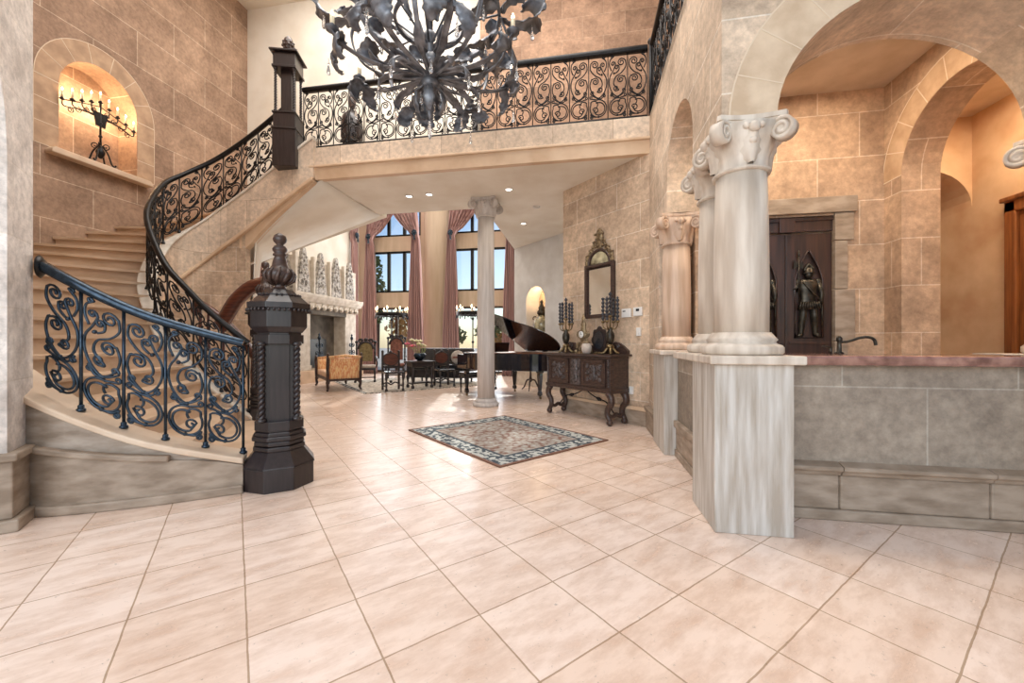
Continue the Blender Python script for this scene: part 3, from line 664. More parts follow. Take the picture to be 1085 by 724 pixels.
# scroll pattern for one cell 0.29 m wide and 0.95 m high
def ringarc(cx, cz, r, a0, a1, n=20): return [(cx + r * cos(R(a0 + (a1 - a0) * i / n)), cz + r * sin(R(a0 + (a1 - a0) * i / n))) for i in range(n + 1)]
CELL = [
    ringarc(.145, .165, .128, 75, 385, 34) + curl(.205, .215, .075, R(20), .55, 10, .6)[1:],
    ringarc(.135, .16, .092, 60, 300, 24) + curl(.185, .135, .055, R(-50), 1.4, 20, .2)[3:],
    scroll(curl(.255, .335, .026, R(250), 1.0), [(.2, .30), (.16, .288)], None),
    scroll(None, [(.16, .038), (.22, .045), (.262, .085)], curl(.245, .035, .024, R(60), -1.2)),
    scroll(curl(.05, .345, .028, R(100), -1.1), [(.10, .305), (.18, .335), (.245, .41), (.272, .51), (.25, .60)], curl(.19, .565, .058, R(40), 1.5, 20)),
    scroll(curl(.235, .40, .032, R(-60), 1.1), [(.15, .315), (.07, .37), (.02, .48), (.022, .60), (.075, .70), (.11, .78)], curl(.075, .80, .035, R(0), 1.2)),
    scroll(curl(.12, .44, .045, R(-30), -1.3, 16), [(.085, .50), (.11, .60), (.20, .66), (.265, .745), (.262, .83)], curl(.20, .815, .06, R(30), 1.5, 20)),
    scroll(None, [(.11, .66), (.16, .70), (.165, .76)], curl(.13, .745, .034, R(20), 1.2)),
    scroll(curl(.06, .905, .022, R(0), 1.1), [(.03, .86), (.02, .78), (.05, .70)], None),
]
def panel(mb, f, mirror, r=.0095, sx=1.0, n=5):
    """f(u, v) -> world point; u in metres along, v metres up"""
    for pl in CELL:
        mb.tube([f((.29 - x if mirror else x) * sx, z) for x, z in pl], r, n)
    for x, z in ((.155, .315), (.09, .66), (.14, .04)):
        mb.ball(f((.29 - x if mirror else x) * sx, z), .016, 6)

class Rail:
    """arc-length parametrised 3-D base line"""
    def __init__(s, pts):
        s.p = [Vector(p) for p in pts]; s.d = [0]
        for a, b in zip(s.p, s.p[1:]): s.d.append(s.d[-1] + (b - a).xy.length)
        s.L = s.d[-1]
    def at(s, x):
        x = min(max(x, 0), s.L)
        for i in range(len(s.d) - 1):
            if s.d[i] <= x <= s.d[i + 1] + 1e-9:
                t = (x - s.d[i]) / max(1e-9, s.d[i + 1] - s.d[i]); return s.p[i].lerp(s.p[i + 1], t)
        return s.p[-1]
def sweep_box(mb, pts, w, h):
    """moulded handrail along pts (rounded rectangular section)"""
    prof = [(-w, -h * .4), (-w * .7, -h), (w * .7, -h), (w, -h * .4), (w, h * .3), (w * .6, h), (-w * .6, h), (-w, h * .3)]
    G = []
    for i, p in enumerate(pts):
        t = (Vector(pts[min(i + 1, len(pts) - 1)]) - Vector(pts[max(i - 1, 0)])); nv = Vector((-t.y, t.x, 0)).normalized()
        up = t.cross(nv) * -1; up = up.normalized() if up.length else Vector((0, 0, 1))
        if up.z < 0: up = -up
        G.append([Vector(p) + nv * a + up * b for a, b in prof])
    mb.grid(G, True, True)
    k = len(prof); o = len(mb.v)
    mb.add(G[0], [tuple(range(k))]); mb.add(G[-1], [tuple(range(k))[::-1]])
def railing(t, rail, H, npan, mats, bar_r=.011, hw=.038, hh=.03, feet=True, bottom=False, last=True):
    mi, mh = mats
    pts = [rail.at(rail.L * i / 80) + Vector((0, 0, H)) for i in range(81)]
    mb = MB(); sweep_box(mb, pts, hw, hh); mb.build('handrail', M_[mh], t, 0, True)
    if bottom:
        mb = MB(); sweep_box(mb, [p + Vector((0, 0, .035 - H)) for p in pts], .02, .014); mb.build('bottom_rail', M_[mi], t, 0, True)
    w = rail.L / npan
    for k in range(npan + (1 if last else 0)):
        p = rail.at(k * w); mb = MB(); mb.tube([p, p + Vector((0, 0, H - .02))], bar_r, 8)
        if feet: mb.lathe([(.028, 0), (.028, .018), (.019, .024), (.019, .045), (.013, .05)], 10, p)
        mb.build('baluster', M_[mi], t, 0, True)
    sx = (w - .012) / .29; v0 = .045; vs = (H - .09) / .93
    for k in range(npan):
        mb = MB()
        panel(mb, lambda u, v: rail.at(k * w + .006 + u) + Vector((0, 0, v0 + v * vs)), k % 2 == 1, sx=sx)
        mb.build('scrollwork', M_[mi], t, 0, True)
# front rail on the outer curb
tt = [.035 + (.60 - .035) * i / 20 for i in range(21)]
rail = Rail([OUT(z) + (z + .25,) for z in tt])
t = thing('stair_railing', 'scrolled iron railing with bluish sheen on the low front curb, beside the big newel', 'railing', (OUT(.3)[0], OUT(.3)[1], .5))
railing(t, rail, .92, 5, ('bluei', 'bluei'), hw=.036, hh=.032, last=False)
e = rail.p[-1]; mb = MB(); st = len(mb.v); mb.lathe([(.001, 0), (.075, 0), (.085, .012), (.06, .03), (.03, .05), (.001, .05)], 20); mb.xf(Matrix.Translation((e.x - .05, e.y + .0, e.z + .92)) @ Matrix.Rotation(R(45), 4, 'Z') @ Matrix.Rotation(R(90), 4, 'Y'), st)
mb.build('rosette', M_['iron'], t, 0, True)
# inner rail, climbing round the well to the balcony newel
zz = [.08 + (4.08 - .08) * i / 60 for i in range(61)]
rail = Rail([INN(z) + (z + .2,) for z in zz])
t = thing('stair_railing', 'long curving black iron railing winding up the inner side of the stone stairs', 'railing', (INN(2)[0], INN(2)[1], 2.1))
railing(t, rail, .92, 15, ('iron', 'iron'), hw=.034, hh=.032)

# balcony and gallery rails: straight, panels share two meshes
def straight_rail(t, a, b, H, npan, z):
    a = Vector((a[0], a[1], z)); b = Vector((b[0], b[1], z)); d = (b - a); Ln = d.length; d.normalize(); w = Ln / npan; rz = math.atan2(d.y, d.x)
    mb = MB(); sweep_box(mb, [a + Vector((0, 0, H)), b + Vector((0, 0, H))], .045, .04); mb.build('handrail', M_['iron'], t, 0, True)
    mb = MB(); sweep_box(mb, [a + Vector((0, 0, .03)), b + Vector((0, 0, .03))], .022, .02); mb.build('bottom_rail', M_['iron'], t, 0, True)
    me = MB().tube([(0, 0, .03), (0, 0, H)], .008, 6).mesh('baluster', M_['iron'])
    pm = []
    for mir in (False, True):
        mb = MB(); panel(mb, lambda u, v: Vector((u + .004, 0, .05 + v * (H - .09) / .93)), mir, .0085, (w - .008) / .29); pm.append(mb.mesh('scrollwork', M_['iron']))
    for k in range(npan + 1):
        o = bpy.data.objects.new('baluster', me); COL.objects.link(o); o.parent = t; o.location = a + d * (k * w) - t.location; o.rotation_euler = (0, 0, rz)
        if k < npan:
            o = bpy.data.objects.new('scrollwork', pm[k % 2]); COL.objects.link(o); o.parent = t; o.location = a + d * (k * w) - t.location; o.rotation_euler = (0, 0, rz)
t = thing('balcony_railing', 'straight black iron railing with heart scrolls along the balcony front', 'railing', (-1.8, 5.9, 4.4))
straight_rail(t, (-4.58, 5.9), (.91, 5.9), 1.0, 20, 4.402)
t = thing('gallery_railing', 'black iron railing running towards the viewer above the right arcade wall', 'railing', (.97, 4.3, 4.4))
straight_rail(t, (.97, 5.8), (.97, 2.76), 1.0, 11, 4.402)
tag(MB().tube([(.955, 5.87, 4.4), (.955, 5.87, 5.46)], .04, 4).ball((.955, 5.87, 5.47), .05, 8).build('railing_post', M_['iron']), 'plain black corner post where the two upper iron railings meet', 'post')

# ================================================================== NEWEL POSTS
def twist(mb, x, y, z0, z1, r, turns=9, strands=2):
    n = int((z1 - z0) * 60)
    mb.tube([(x, y, z0), (x, y, z1)], r * .62, 8)
    for s_ in range(strands):
        mb.tube([(x + r * .5 * cos(2 * PI * (turns * i / n + s_ / strands)), y + r * .5 * sin(2 * PI * (turns * i / n + s_ / strands)), z0 + (z1 - z0) * i / n) for i in range(n + 1)], r * .55, 6)
    for z in (z0, z1): mb.lathe([(r * .8, -.02), (r * 1.25, -.012), (r * 1.25, .012), (r * .8, .02)], 10, (x, y, z))
def octo(r): return [(r * cos(PI / 8 + k * PI / 4), r * sin(PI / 8 + k * PI / 4)) for k in range(8)]
def big_newel(t):
    mb = MB(); mb.prism(octo(.315), 0, .19); mb.prism(octo(.325), .19, .205); mb.prism(octo(.325), .205, .33, octo(.225)); mb.build('plinth', M_['wood'], t, .006)
    mb = MB()
    for z, r in ((.33, .235), (.375, .225), (.42, .245), (.455, .225), (.49, .205)): mb.prism(octo(r), z, z + .04)
    mb.build('moulding', M_['wood'], t, .01)
    mb = MB(); mb.box((0, 0, .93), (.25, .25, .84))
    for a in range(4):
        m = Matrix.Rotation(a * PI / 2, 3, 'Z')
        for s_ in (-1, 1):
            p = m @ Vector((s_ * .142, .142, 0))
        mb.box(m @ Vector((0, .13, .93)), (.17 if a % 2 == 0 else .17, .02, .84), a * PI / 2)
    for z in (.55, 1.31): mb.prism(octo(.222), z - .04, z + .04)
    mb.build('shaft', M_['wood'], t, .004)
    for sx in (-1, 1):
        for sy in (-1, 1):
            mb = MB(); twist(mb, sx * .145, sy * .145, .60, 1.27, .034, 7); mb.build('twisted_colonette', M_['wood'], t)
    mb = MB(); mb.prism(octo(.20), 1.35, 1.37); mb.prism(octo(.21), 1.37, 1.42, octo(.255)); mb.prism(octo(.255), 1.42, 1.585); mb.prism(octo(.285), 1.585, 1.635)
    for k in range(40):
        a = 2 * PI * k / 40; mb.ball((.272 * cos(a), .272 * sin(a), 1.57), .014, 5)
    mb.prism(octo(.27), 1.635, 1.70, octo(.19)); mb.prism(octo(.19), 1.70, 1.715); mb.prism(octo(.165), 1.715, 1.76, octo(.12))
    for k in range(26):
        a = 2 * PI * k / 26; mb.ball((.178 * cos(a), .178 * sin(a), 1.71), .012, 5)
    mb.build('cap', M_['wood'], t, .003)
    mb = MB(); z = 1.75
    mb.lathe([(r, z + h) for r, h in ((.10, 0), (.06, .02), (.045, .05), (.06, .07), (.105, .10), (.125, .14), (.118, .18), (.085, .21), (.07, .23), (.06, .28), (.045, .32), (.062, .325), (.06, .34), (.045, .345), (.062, .365), (.066, .385), (.05, .41), (.03, .42), (.035, .43), (.055, .45), (.062, .475), (.052, .505), (.03, .52), (.014, .53))], 20)
    for k in range(10):
        a = 2 * PI * k / 10; mb.tube([(.06 * cos(a), .06 * sin(a), z + .06), (.118 * cos(a + .1), .118 * sin(a + .1), z + .1), (.134 * cos(a + .25), .134 * sin(a + .25), z + .15), (.10 * cos(a + .4), .10 * sin(a + .4), z + .205)], [.014, .02, .02, .008], 6)
    mb.build('finial', M_['brown'], t)
t = thing('newel_post', 'tall dark octagonal newel post at the foot of the stairs, nearest the viewer', 'newel post', (-2.575, 3.02, 0), R(39)); big_newel(t); t.scale = (.88, .88, .945)
t2 = copy_tree(t); t2.location = (-4.3, 4.78, 0); t2.scale = (.84, .84, 1.02); t2['label'] = 'second tall dark newel post, half hidden behind the nearest one beside the wooden rail'
# square newel with open colonettes at the head of the stairs
t = thing('newel_post', 'square dark newel post with open twisted colonettes at the balcony railing left end', 'newel post', (-4.8, 5.82, 4.1), R(17))
mb = MB(); mb.box((0, 0, .26), (.36, .36, .6)); mb.box((0, 0, .57), (.39, .39, .03)); mb.prism([(-.17, -.17), (.17, -.17), (.17, .17), (-.17, .17)], .585, .82); mb.box((0, 0, .83), (.37, .37, .03)); mb.build('pedestal_block', M_['wood'], t, .008)
mb = MB(); mb.box((0, 0, 1.2), (.17, .17, .78)); mb.build('core', M_['wood'], t, .006)
for sx in (-1, 1):
    for sy in (-1, 1):
        mb = MB(); twist(mb, sx * .14, sy * .14, .86, 1.54, .024, 8); mb.build('twisted_colonette', M_['wood'], t)
mb = MB(); mb.box((0, 0, 1.575), (.37, .37, .04)); mb.box((0, 0, 1.69), (.34, .34, .22)); mb.box((0, 0, 1.82), (.43, .43, .03)); mb.prism([(-.2, -.2), (.2, -.2), (.2, .2), (-.2, .2)], 1.835, 1.9, [(-.06, -.06), (.06, -.06), (.06, .06), (-.06, .06)]); mb.build('cap', M_['wood'], t, .006)
mb = MB(); mb.lathe([(.05, 1.89), (.035, 1.91), (.06, 1.95), (.085, 2.01), (.085, 2.06), (.06, 2.13), (.02, 2.17)], 14)
for k in range(8):
    for j in range(4):
        a = 2 * PI * (k + .5 * (j % 2)) / 8; r_ = (.07, .085, .08, .05)[j]; mb.ball((r_ * cos(a), r_ * sin(a), 1.955 + .05 * j), .02, 5)
mb.build('finial', M_['brown'], t)
t = thing('newel_post', 'dark newel with rounded shoulders seen through the balcony railing, left of the chandelier', 'newel post', (-4.70, 7.5, 4.402), R(10)); t.scale = (1.1, 1.1, 1.26)
mb = MB(); mb.box((0, 0, .35), (.26, .26, .7)); mb.box((0, 0, .72), (.30, .30, .04)); mb.build('pedestal_block', M_['wood'], t, .006)
mb = MB(); mb.lathe([(.17, .74), (.2, .8), (.2, 1.05), (.17, 1.16), (.08, 1.24), (.05, 1.27)], 12); mb.build('shoulder', M_['wood'], t)
mb = MB(); mb.lathe([(.04, 1.26), (.035, 1.3), (.07, 1.36), (.075, 1.43), (.045, 1.5), (.01, 1.53)], 12); mb.build('finial', M_['brown'], t)
t = thing('newel_post', 'slim dark square post behind the balcony railing below the chandelier, right of its centre', 'post', (-2.12, 7.7, 4.402))
MB().bb(-.05, .05, -.05, .05, 0, 1.3).build('shaft', M_['wood'], t, .005); MB().bb(-.07, .07, -.07, .07, 1.3, 1.34).build('cap', M_['wood'], t, .005)
# wooden swan-neck rail beside the second newel, with the rail that drops into the well
t = thing('wooden_handrail', 'reddish wooden swan-neck handrail sweeping down from the second newel into the stairwell', 'handrail', (-4.75, 4.95, 1.2))
P = catmull([(-4.36, 4.86, 2.03), (-4.5, 4.87, 2.02), (-4.65, 4.86, 1.96), (-4.82, 4.83, 1.80), (-4.95, 4.8, 1.58), (-5.06, 4.79, 1.40)], 8)
mb = MB(); sweep_box(mb, P, .06, .085); mb.build('swan_neck', M_['redwood'], t, 0, True)
P = catmull([(-5.62, 4.98, 1.62), (-5.66, 4.95, 1.72), (-5.56, 4.93, 1.78), (-5.4, 4.94, 1.70), (-5.1, 4.98, 1.46), (-4.8, 5.0, 1.15), (-4.5, 5.02, .75), (-4.3, 5.02, .42)], 8)
mb = MB(); sweep_box(mb, P, .04, .05); mb.build('falling_rail', M_['redwood'], t, 0, True)
for k in range(6):
    p = P[18 + k * 6]; mb = MB(); mb.lathe([(.02, 0), (.03, .06), (.018, .12), (.026, .3), (.018, .45), (.014, .6)], 8, (p.x, p.y, p.z - .62)); 
    o = mb.build('baluster', M_['redwood'], t, 0, True)
# ================================================================== CHANDELIER
def leaf(mb, pts, wid, cup=.3, wav=0, side=None, lob=0, nx=7):
    """curled strip leaf along 3-D pts with width list; cupped cross-section, lobed edge"""
    P = [Vector(p) for p in pts]; k = len(P); G = []
    for i in range(k):
        t = (P[min(i + 1, k - 1)] - P[max(i - 1, 0)]).normalized()
        sd = Vector(side) if side is not None else Vector((-P[i].y, P[i].x, 0))
        sd = (sd - t * sd.dot(t)).normalized(); up = t.cross(sd)
        f = i / (k - 1) * (len(wid) - 1); a = int(min(f, len(wid) - 2)); w = wid[a] + (wid[a + 1] - wid[a]) * (f - a)
        row = []
        for j in range(nx):
            u = -1 + 2 * j / (nx - 1); lw = w * (1 + (lob * sin(i * 2.1) if abs(u) > .9 else 0))
            row.append(P[i] + sd * u * lw - up * (cup * w * u * u) + up * wav * sin(i * 1.3 + u * 3) * abs(u))
        G.append(row)
    mb.grid(G)
ch = thing('chandelier', 'huge dark iron chandelier of curling leaves and crystal drops hanging from above', 'chandelier', (-1.52, 3.80, 3.66)); ch.scale = (1, 1, .80)
def ring(r, z, a): return (r * cos(a), r * sin(a), z)
mb = MB(); mb.lathe([(.03, .12), (.07, .15), (.1, .2), (.06, .27), (.035, .3), (.035, .75), (.06, .78), (.06, .84), (.03, .87)], 14); mb.tube([(0, 0, .85), (0, 0, 2.6)], .03, 8)
for k in range(12): mb.lathe([(.02, 0), (.045, .02), (.02, .04)], 8, (0, 0, 1.1 + .12 * k))
mb.build('stem', M_['pewter'], ch)
mb = MB()
for z in range(31):
    c_ = Vector((0, 0, 2.62 + .125 * z)); a = z % 2
    mb.tube([c_ + Vector((.045 * cos(b) * (1 if a else .0), .045 * cos(b) * (0 if a else 1), .08 * sin(b))) for b in [2 * PI * i / 10 for i in range(10)]], .012, 5, True)
mb.build('chain', M_['pewter'], ch)
MB().lathe([(.001, 6.48), (.2, 6.48), (.18, 6.42), (.05, 6.37), (.001, 6.37)], 18).build('ceiling_rose', M_['pewter'], ch)
for r, z, h in ((.70, 1.10, .045), (.34, .98, .035)):
    mb = MB(); n = 48
    P = [[ring(r + dr, z + dz, 2 * PI * i / n) for dr, dz in ((-.012, -h), (.012, -h), (.018, 0), (.012, h), (-.012, h))] for i in range(n + 1)]
    mb.grid(P, True, True); mb.build('ring', M_['pewter'], ch)
NA = 8
for k in range(NA):
    a = 2 * PI * k / NA + .2
    ca, sa = cos(a), sin(a); f = lambda r, z, b=0: (r * cos(a + b), r * sin(a + b), z)
    # S-shaped rib from hub out and up to the ring
    P = catmull([f(.05, .28), f(.25, .27), f(.5, .33), f(.70, .50), f(.78, .78), f(.73, 1.0), f(.70, 1.12), f(.78, 1.26), f(.90, 1.28)], 6)
    mb = MB(); leaf(mb, P, [.014, .018, .02, .022, .026, .024, .016], .2); mb.build('rib', M_['pewter'], ch, 0, False, .012)
    # strut
    mb = MB(); mb.tube([f(.04, .7), f(.34, .98), f(.70, 1.10)], .012, 5); mb.build('strut', M_['pewter'], ch)
    # outer scrolled trumpet leaf on the ring
    P = catmull([f(.70, 1.06), f(.82, 1.0), f(.95, 1.0), f(1.06, 1.08, .04), f(1.10, 1.2, .07), f(1.02, 1.3, .09), f(.94, 1.24, .08)], 6)
    mb = MB(); leaf(mb, P, [.03, .04, .07, .13, .14, .09, .03], .45, .012, None, .12); mb.build('leaf', M_['pewter'], ch, 0, False, .008)
    P = catmull([f(.72, 1.12), f(.80, 1.2, -.1), f(.92, 1.22, -.2), f(1.0, 1.3, -.24), f(.98, 1.42, -.26)], 6)
    mb = MB(); leaf(mb, P, [.02, .05, .1, .11, .05, .02], .4, .012, None, .15); mb.build('leaf', M_['pewter'], ch, 0, False, .008)
    # big hanging trumpet leaf inside the ring
    b = .39
    P = catmull([f(.30, .72, b), f(.36, .80, b), f(.48, .90, b), f(.58, .99, b), f(.66, 1.12, b), f(.60, 1.20, b)], 6)
    mb = MB(); leaf(mb, P, [.012, .022, .035, .07, .13, .12, .07], .5, .015, None, .14); mb.build('leaf', M_['pewter'], ch, 0, False, .008)
    # candle arm with drooping acanthus
    P = catmull([f(.05, .30, b), f(.3, .28, b), f(.58, .30, b), f(.80, .40, b), f(.90, .52, b)], 6)
    mb = MB(); leaf(mb, P, [.014, .024, .028, .028, .024], .3); mb.build('arm', M_['pewter'], ch, 0, False, .012)
    for db, dr, dz in ((-.2, .04, -.06), (.16, .02, -.12)):
        P = catmull([f(.78, .42, b), f(.84 + dr * .4, .44, b + db * .4), f(.88 + dr, .34 + dz * .2, b + db * .8), f(.86 + dr, .3 + dz, b + db), f(.80 + dr * .6, .25 + dz, b + db)], 5)
        mb = MB(); leaf(mb, P, [.03, .055, .085, .085, .06, .02], .35, .015, None, .16); mb.build('leaf', M_['pewter'], ch, 0, False, .007)
    mb = MB(); mb.lathe([(.01, .50), (.03, .52), (.06, .535), (.065, .55), (.03, .555), (.022, .58), (.022, .60)], 12, f(.90, 0, b)); mb.build('candle_cup', M_['pewter'], ch)
    mb = MB(); mb.lathe([(.02, .60), (.021, .605), (.02, .69), (.004, .692)], 10, f(.90, 0, b)); cd = mb.build('candle', M_['wax'], ch)
    mb = MB(); mb.lathe([(.004, .69), (.014, .705), (.016, .72), (.009, .745), (.002, .765)], 10, f(.90, 0, b)); mb.build('bulb', M_['bulb'], cd)
    # bowl leaves at the hub
    if k % 2 == 0:
        for q_ in (0, .39):
            P = catmull([f(.03, .26, q_), f(.12, .34, q_), f(.26, .36, q_), f(.42, .30, q_), f(.52, .33, q_), f(.58, .42, q_)], 5)
            mb = MB(); leaf(mb, P, [.012, .03, .04, .045, .05, .02], .3); mb.build('leaf', M_['pewter'], ch, 0, False, .008)
    for j in range(2):
        if j and k % 2: continue
        bb_ = .2 + j * .39
        P = catmull([f(.03, .24, bb_), f(.14, .30, bb_), f(.30, .27 + .05 * j, bb_), f(.44, .22, bb_), f(.50, .12 + .07 * j, bb_), f(.46, .06 + .08 * j, bb_)], 5)
        mb = MB(); leaf(mb, P, [.012, .026, .034, .042, .045, .015], .3, .006, None, .1); mb.build('leaf', M_['pewter'], ch, 0, False, .007)
for k in range(5):
    a = 2 * PI * k / 5; f = lambda r, z, b=0: (r * cos(a + b), r * sin(a + b), z)
    P = catmull([f(.02, .2), f(.09, .14), f(.16, .02), f(.15, -.12), f(.10, -.2)], 5)
    mb = MB(); leaf(mb, P, [.01, .025, .04, .055, .045, .01], .35, .008, None, .15); mb.build('leaf', M_['pewter'], ch, 0, False, .007)
def drop(r, z, a, L_=.14):
    mb = MB(); c_ = ring(r, z, a)
    mb.tube([(c_[0], c_[1], z + .02), (c_[0], c_[1], z - .03)], .003, 4)
    mb.ball((c_[0], c_[1], z - .04), .012, 6)
    mb.lathe([(.002, -.055), (.008, -.065), (.017, -.055 - L_ * .55), (.02, -.055 - L_ * .75), (.013, -.055 - L_ * .93), (.002, -.055 - L_)], 6, c_, smooth=False)
    mb.build('crystal_drop', M_['crystal'], ch)
for k in range(8):
    a = 2 * PI * k / 8 + .2
    drop(.72, 1.02, a); drop(1.04, 1.02, a + .05); drop(.93, .16, a + .41, .12); drop(.60, 1.0, a + .39, .17); drop(.50, .1, a + .2, .12)
for k in range(5): drop(.10, .05, 2 * PI * k / 5 + .3, .1)
drop(0, -.24, 0, .2); MB().lathe([(.012, .2), (.02, .1), (.03, .0), (.045, -.1), (.025, -.2), (.01, -.24)], 12).build('pendant', M_['pewter'], ch)

# ================================================================== NICHE CANDELABRUM (left wall)
t = thing('candelabrum', 'black iron candelabrum with a row of candles in the lit arched wall niche', 'candelabrum', (-7.55, 5.06, 4.031), R(90))
mb = MB()
for k in range(4):
    a = PI / 4 + k * PI / 2
    mb.tube(catmull([(0.02 * cos(a), .02 * sin(a), .30), (.09 * cos(a), .07 * sin(a), .2), (.15 * cos(a), .1 * sin(a), .04), (.19 * cos(a), .12 * sin(a), .015), (.21 * cos(a), .13 * sin(a), .04)], 5), .012, 6)
    mb.tube([(x * cos(a), x * sin(a), z) for x, z in curl(.06, .30, .05, R(-90), 1.2, 12)], .008, 5)
mb.lathe([(.02, .1), (.05, .16), (.06, .2), (.03, .27), (.015, .3)], 10)
mb.build('foot', M_['iron'], t)
mb = MB(); mb.tube([(0, 0, .25), (0, 0, .98)], .014, 8); mb.ball((0, 0, .45), .026, 8); mb.ball((0, 0, .66), .022, 8)
mb.prism([(-.06, -.01), (.06, -.01), (.06, .01), (-.06, .01)], .6, .82, [(-.09, -.01), (.09, -.01), (.09, .01), (-.09, .01)]); mb.build('stem', M_['iron'], t)
arms = MB()
for k in range(9):
    x = (k - 4) * .118; z = 1.0 - .055 * abs(k - 4)
    arms.tube(catmull([(0, 0, .78), (x * .5, 0, .72 + .02), (x * .95, 0, z - .10), (x, 0, z - .02)], 6), .009, 6)
    if k != 4: arms.tube([(x * .8 + u, 0, z - .12 + v) for u, v in curl(0, 0, .045, R(90), 1.4 if x > 0 else -1.4, 14)], .007, 5)
    arms.lathe([(.008, 0), (.03, .012), (.034, .022), (.018, .03), (.018, .045)], 10, (x, 0, z - .03))
arms.tube([(-.48, 0, .76), (-.2, 0, .86), (0, 0, .92), (.2, 0, .86), (.48, 0, .76)], .008, 6)
arms.build('arms', M_['iron'], t)
for k in range(9):
    x = (k - 4) * .118; z = 1.015 - .055 * abs(k - 4)
    c_ = MB().lathe([(.013, 0), (.013, .10), (.003, .102)], 8, (x, 0, z)).build('candle', M_['wax'], t)
    MB().lathe([(.003, .10), (.011, .112), (.011, .125), (.003, .15)], 8, (x, 0, z)).build('bulb', M_['bulb'], c_)
for y in (4.75, 5.05, 5.38): point('niche_candle_glow', (-7.74, y, 5.05 - .1 * abs(y - 5.06)), 13, (1, .70, .42), .03)

# ================================================================== SIDEBOARD GROUP (diagonal wall)
SBC = Vector((.035, 6.45, 0)); SBR = R(-45)
def sb(x, y, z): 
    return (SBC.x + x * cos(SBR) - y * sin(SBR), SBC.y + x * sin(SBR) + y * cos(SBR), z)
t = thing('sideboard', 'dark carved wooden sideboard on scroll legs against the diagonal stone wall', 'sideboard', SBC, SBR)
mb = MB(); mb.bb(-.70, .70, -.2, .2, .52, .985); mb.bb(-.72, .72, -.215, .205, .485, .525); mb.bb(-.715, .715, -.21, .2, .465, .49)
mb.bb(-.71, .71, -.21, .2, .965, 1.0); mb.build('body', M_['brown'], t, .006)
mb = MB(); mb.bb(-.76, .76, -.245, .21, 1.0, 1.03)
for k in range(60): mb.ball((-.745 + 1.49 * k / 59, -.245, 1.005), .012, 5)
mb.build('top', M_['brown'], t, .006)
def carved(mb, x0, x1, z0, z1, y, seed):
    rnd = random.Random(seed)
    cx = (x0 + x1) / 2
    for sx in (-1, 1):
        for (u, v, r_) in ((.3, .7, .045), (.32, .3, .04), (.62, .5, .035), (.68, .82, .03), (.7, .18, .03)):
            px = cx + sx * (x1 - x0) / 2 * u; pz = z0 + (z1 - z0) * v
            mb.tube([(px + sx * a, y, pz + b) for a, b in curl(0, 0, r_, R(60), 1.6, 18)], .009, 5)
    mb.lathe([(.01, z0 + .03), (.03, z0 + .08), (.045, z0 + .14), (.02, (z0 + z1) / 2), (.05, z1 - .12), (.02, z1 - .05), (.005, z1 - .03)], 10, (cx, y, 0), 1, .5)
    for k in range(14): mb.ball((rnd.uniform(x0 + .03, x1 - .03), y, rnd.uniform(z0 + .03, z1 - .03)), rnd.uniform(.012, .022), 5)
for x0, x1, sd in ((-.62, -.15, 1), (.15, .62, 2)):
    mb = MB(); mb.bb(x0, x1, -.212, -.19, .55, .95); 
    for a, b, c_, d_ in ((x0, x1, .55, .59), (x0, x1, .91, .95), (x0, x0 + .045, .55, .95), (x1 - .045, x1, .55, .95)): mb.bb(a, b, -.225, -.2, c_, d_)
    d = mb.build('door', M_['brown'], t, .004)
    mb = MB(); carved(mb, x0 + .05, x1 - .05, .595, .905, -.214, sd); mb.build('carved_relief', M_['brownd'], d)
    if sd == 1: MB().ball((x1 - .02, -.235, .75), .012, 8).build('knob', M_['brass'], d)
mb = MB(); mb.bb(-.10, .10, -.215, -.19, .55, .95); mb.lathe([(.02, .58), (.06, .62), (.05, .68), (.03, .72), (.06, .76), (.07, .8), (.03, .86), (.06, .9), (.03, .93)], 12, (0, -.215, 0), 1, .5); mb.build('centre_stile', M_['brownd'], t)
for s_ in (-1, 1):
    mb = MB()
    for k in range(12): mb.ball((s_ * .665, -.203, .57 + k * .034), .018, 5)
    mb.build('carved_edge', M_['brownd'], t)
for x0 in (.698, -.706): MB().bb(x0, x0 + .008, -.15, .15, .57, .93).build('side_panel', M_['brown'], t, .003)
for sx in (-1, 1):
    for y in (-.17, .15):
        P = catmull([(sx * .64, y, .47), (sx * .69, y - .0, .40), (sx * .69, y, .32), (sx * .63, y, .24), (sx * .62, y, .15), (sx * .67, y, .07)], 6)
        mb = MB(); mb.tube(P, [.055 - .018 * i / (len(P) - 1) for i in range(len(P))], 8); mb.ball((sx * .665, y, .045), .05, 8, 1, 1, .9)
        mb.tube([(sx * .69 + sx * a, y, .42 + b) for a, b in curl(0, 0, .05, R(90), 1.3, 12)], .018, 6); mb.build('leg', M_['brown'], t)
    mb = MB(); mb.tube(catmull([(sx * .64, -.17, .15), (sx * .64, -.08, .12), (sx * .64, 0, .15), (sx * .64, .07, .12), (sx * .64, .15, .15)], 5), .03, 8); mb.build('stretcher', M_['brown'], t)
mb = MB()
for sx in (-1, 1):
    mb.tube(catmull([(0, 0, .47), (sx * .12, 0, .40), (sx * .28, 0, .34), (sx * .45, 0, .30), (sx * .62, 0, .13)], 6), .009, 6); mb.ball((sx * .3, 0, .335), .03, 8); mb.ball((sx * .33, 0, .33), .022, 6); mb.ball((sx * .27, 0, .345), .022, 6)
mb.build('iron_stay', M_['iron'], t)
mb = MB(); top_ = []
prof = [(-.72, 1.03)] + [(-.72 + 1.44 * i / 48, 1.08 + .13 * abs(sin(3 * PI * i / 48)) * (1.0 if i < 16 or i > 32 else .6)) for i in range(49)] + [(.72, 1.03)]
mb.slab(prof, [], (0, .205), (1, 0), (0, 1), .05)
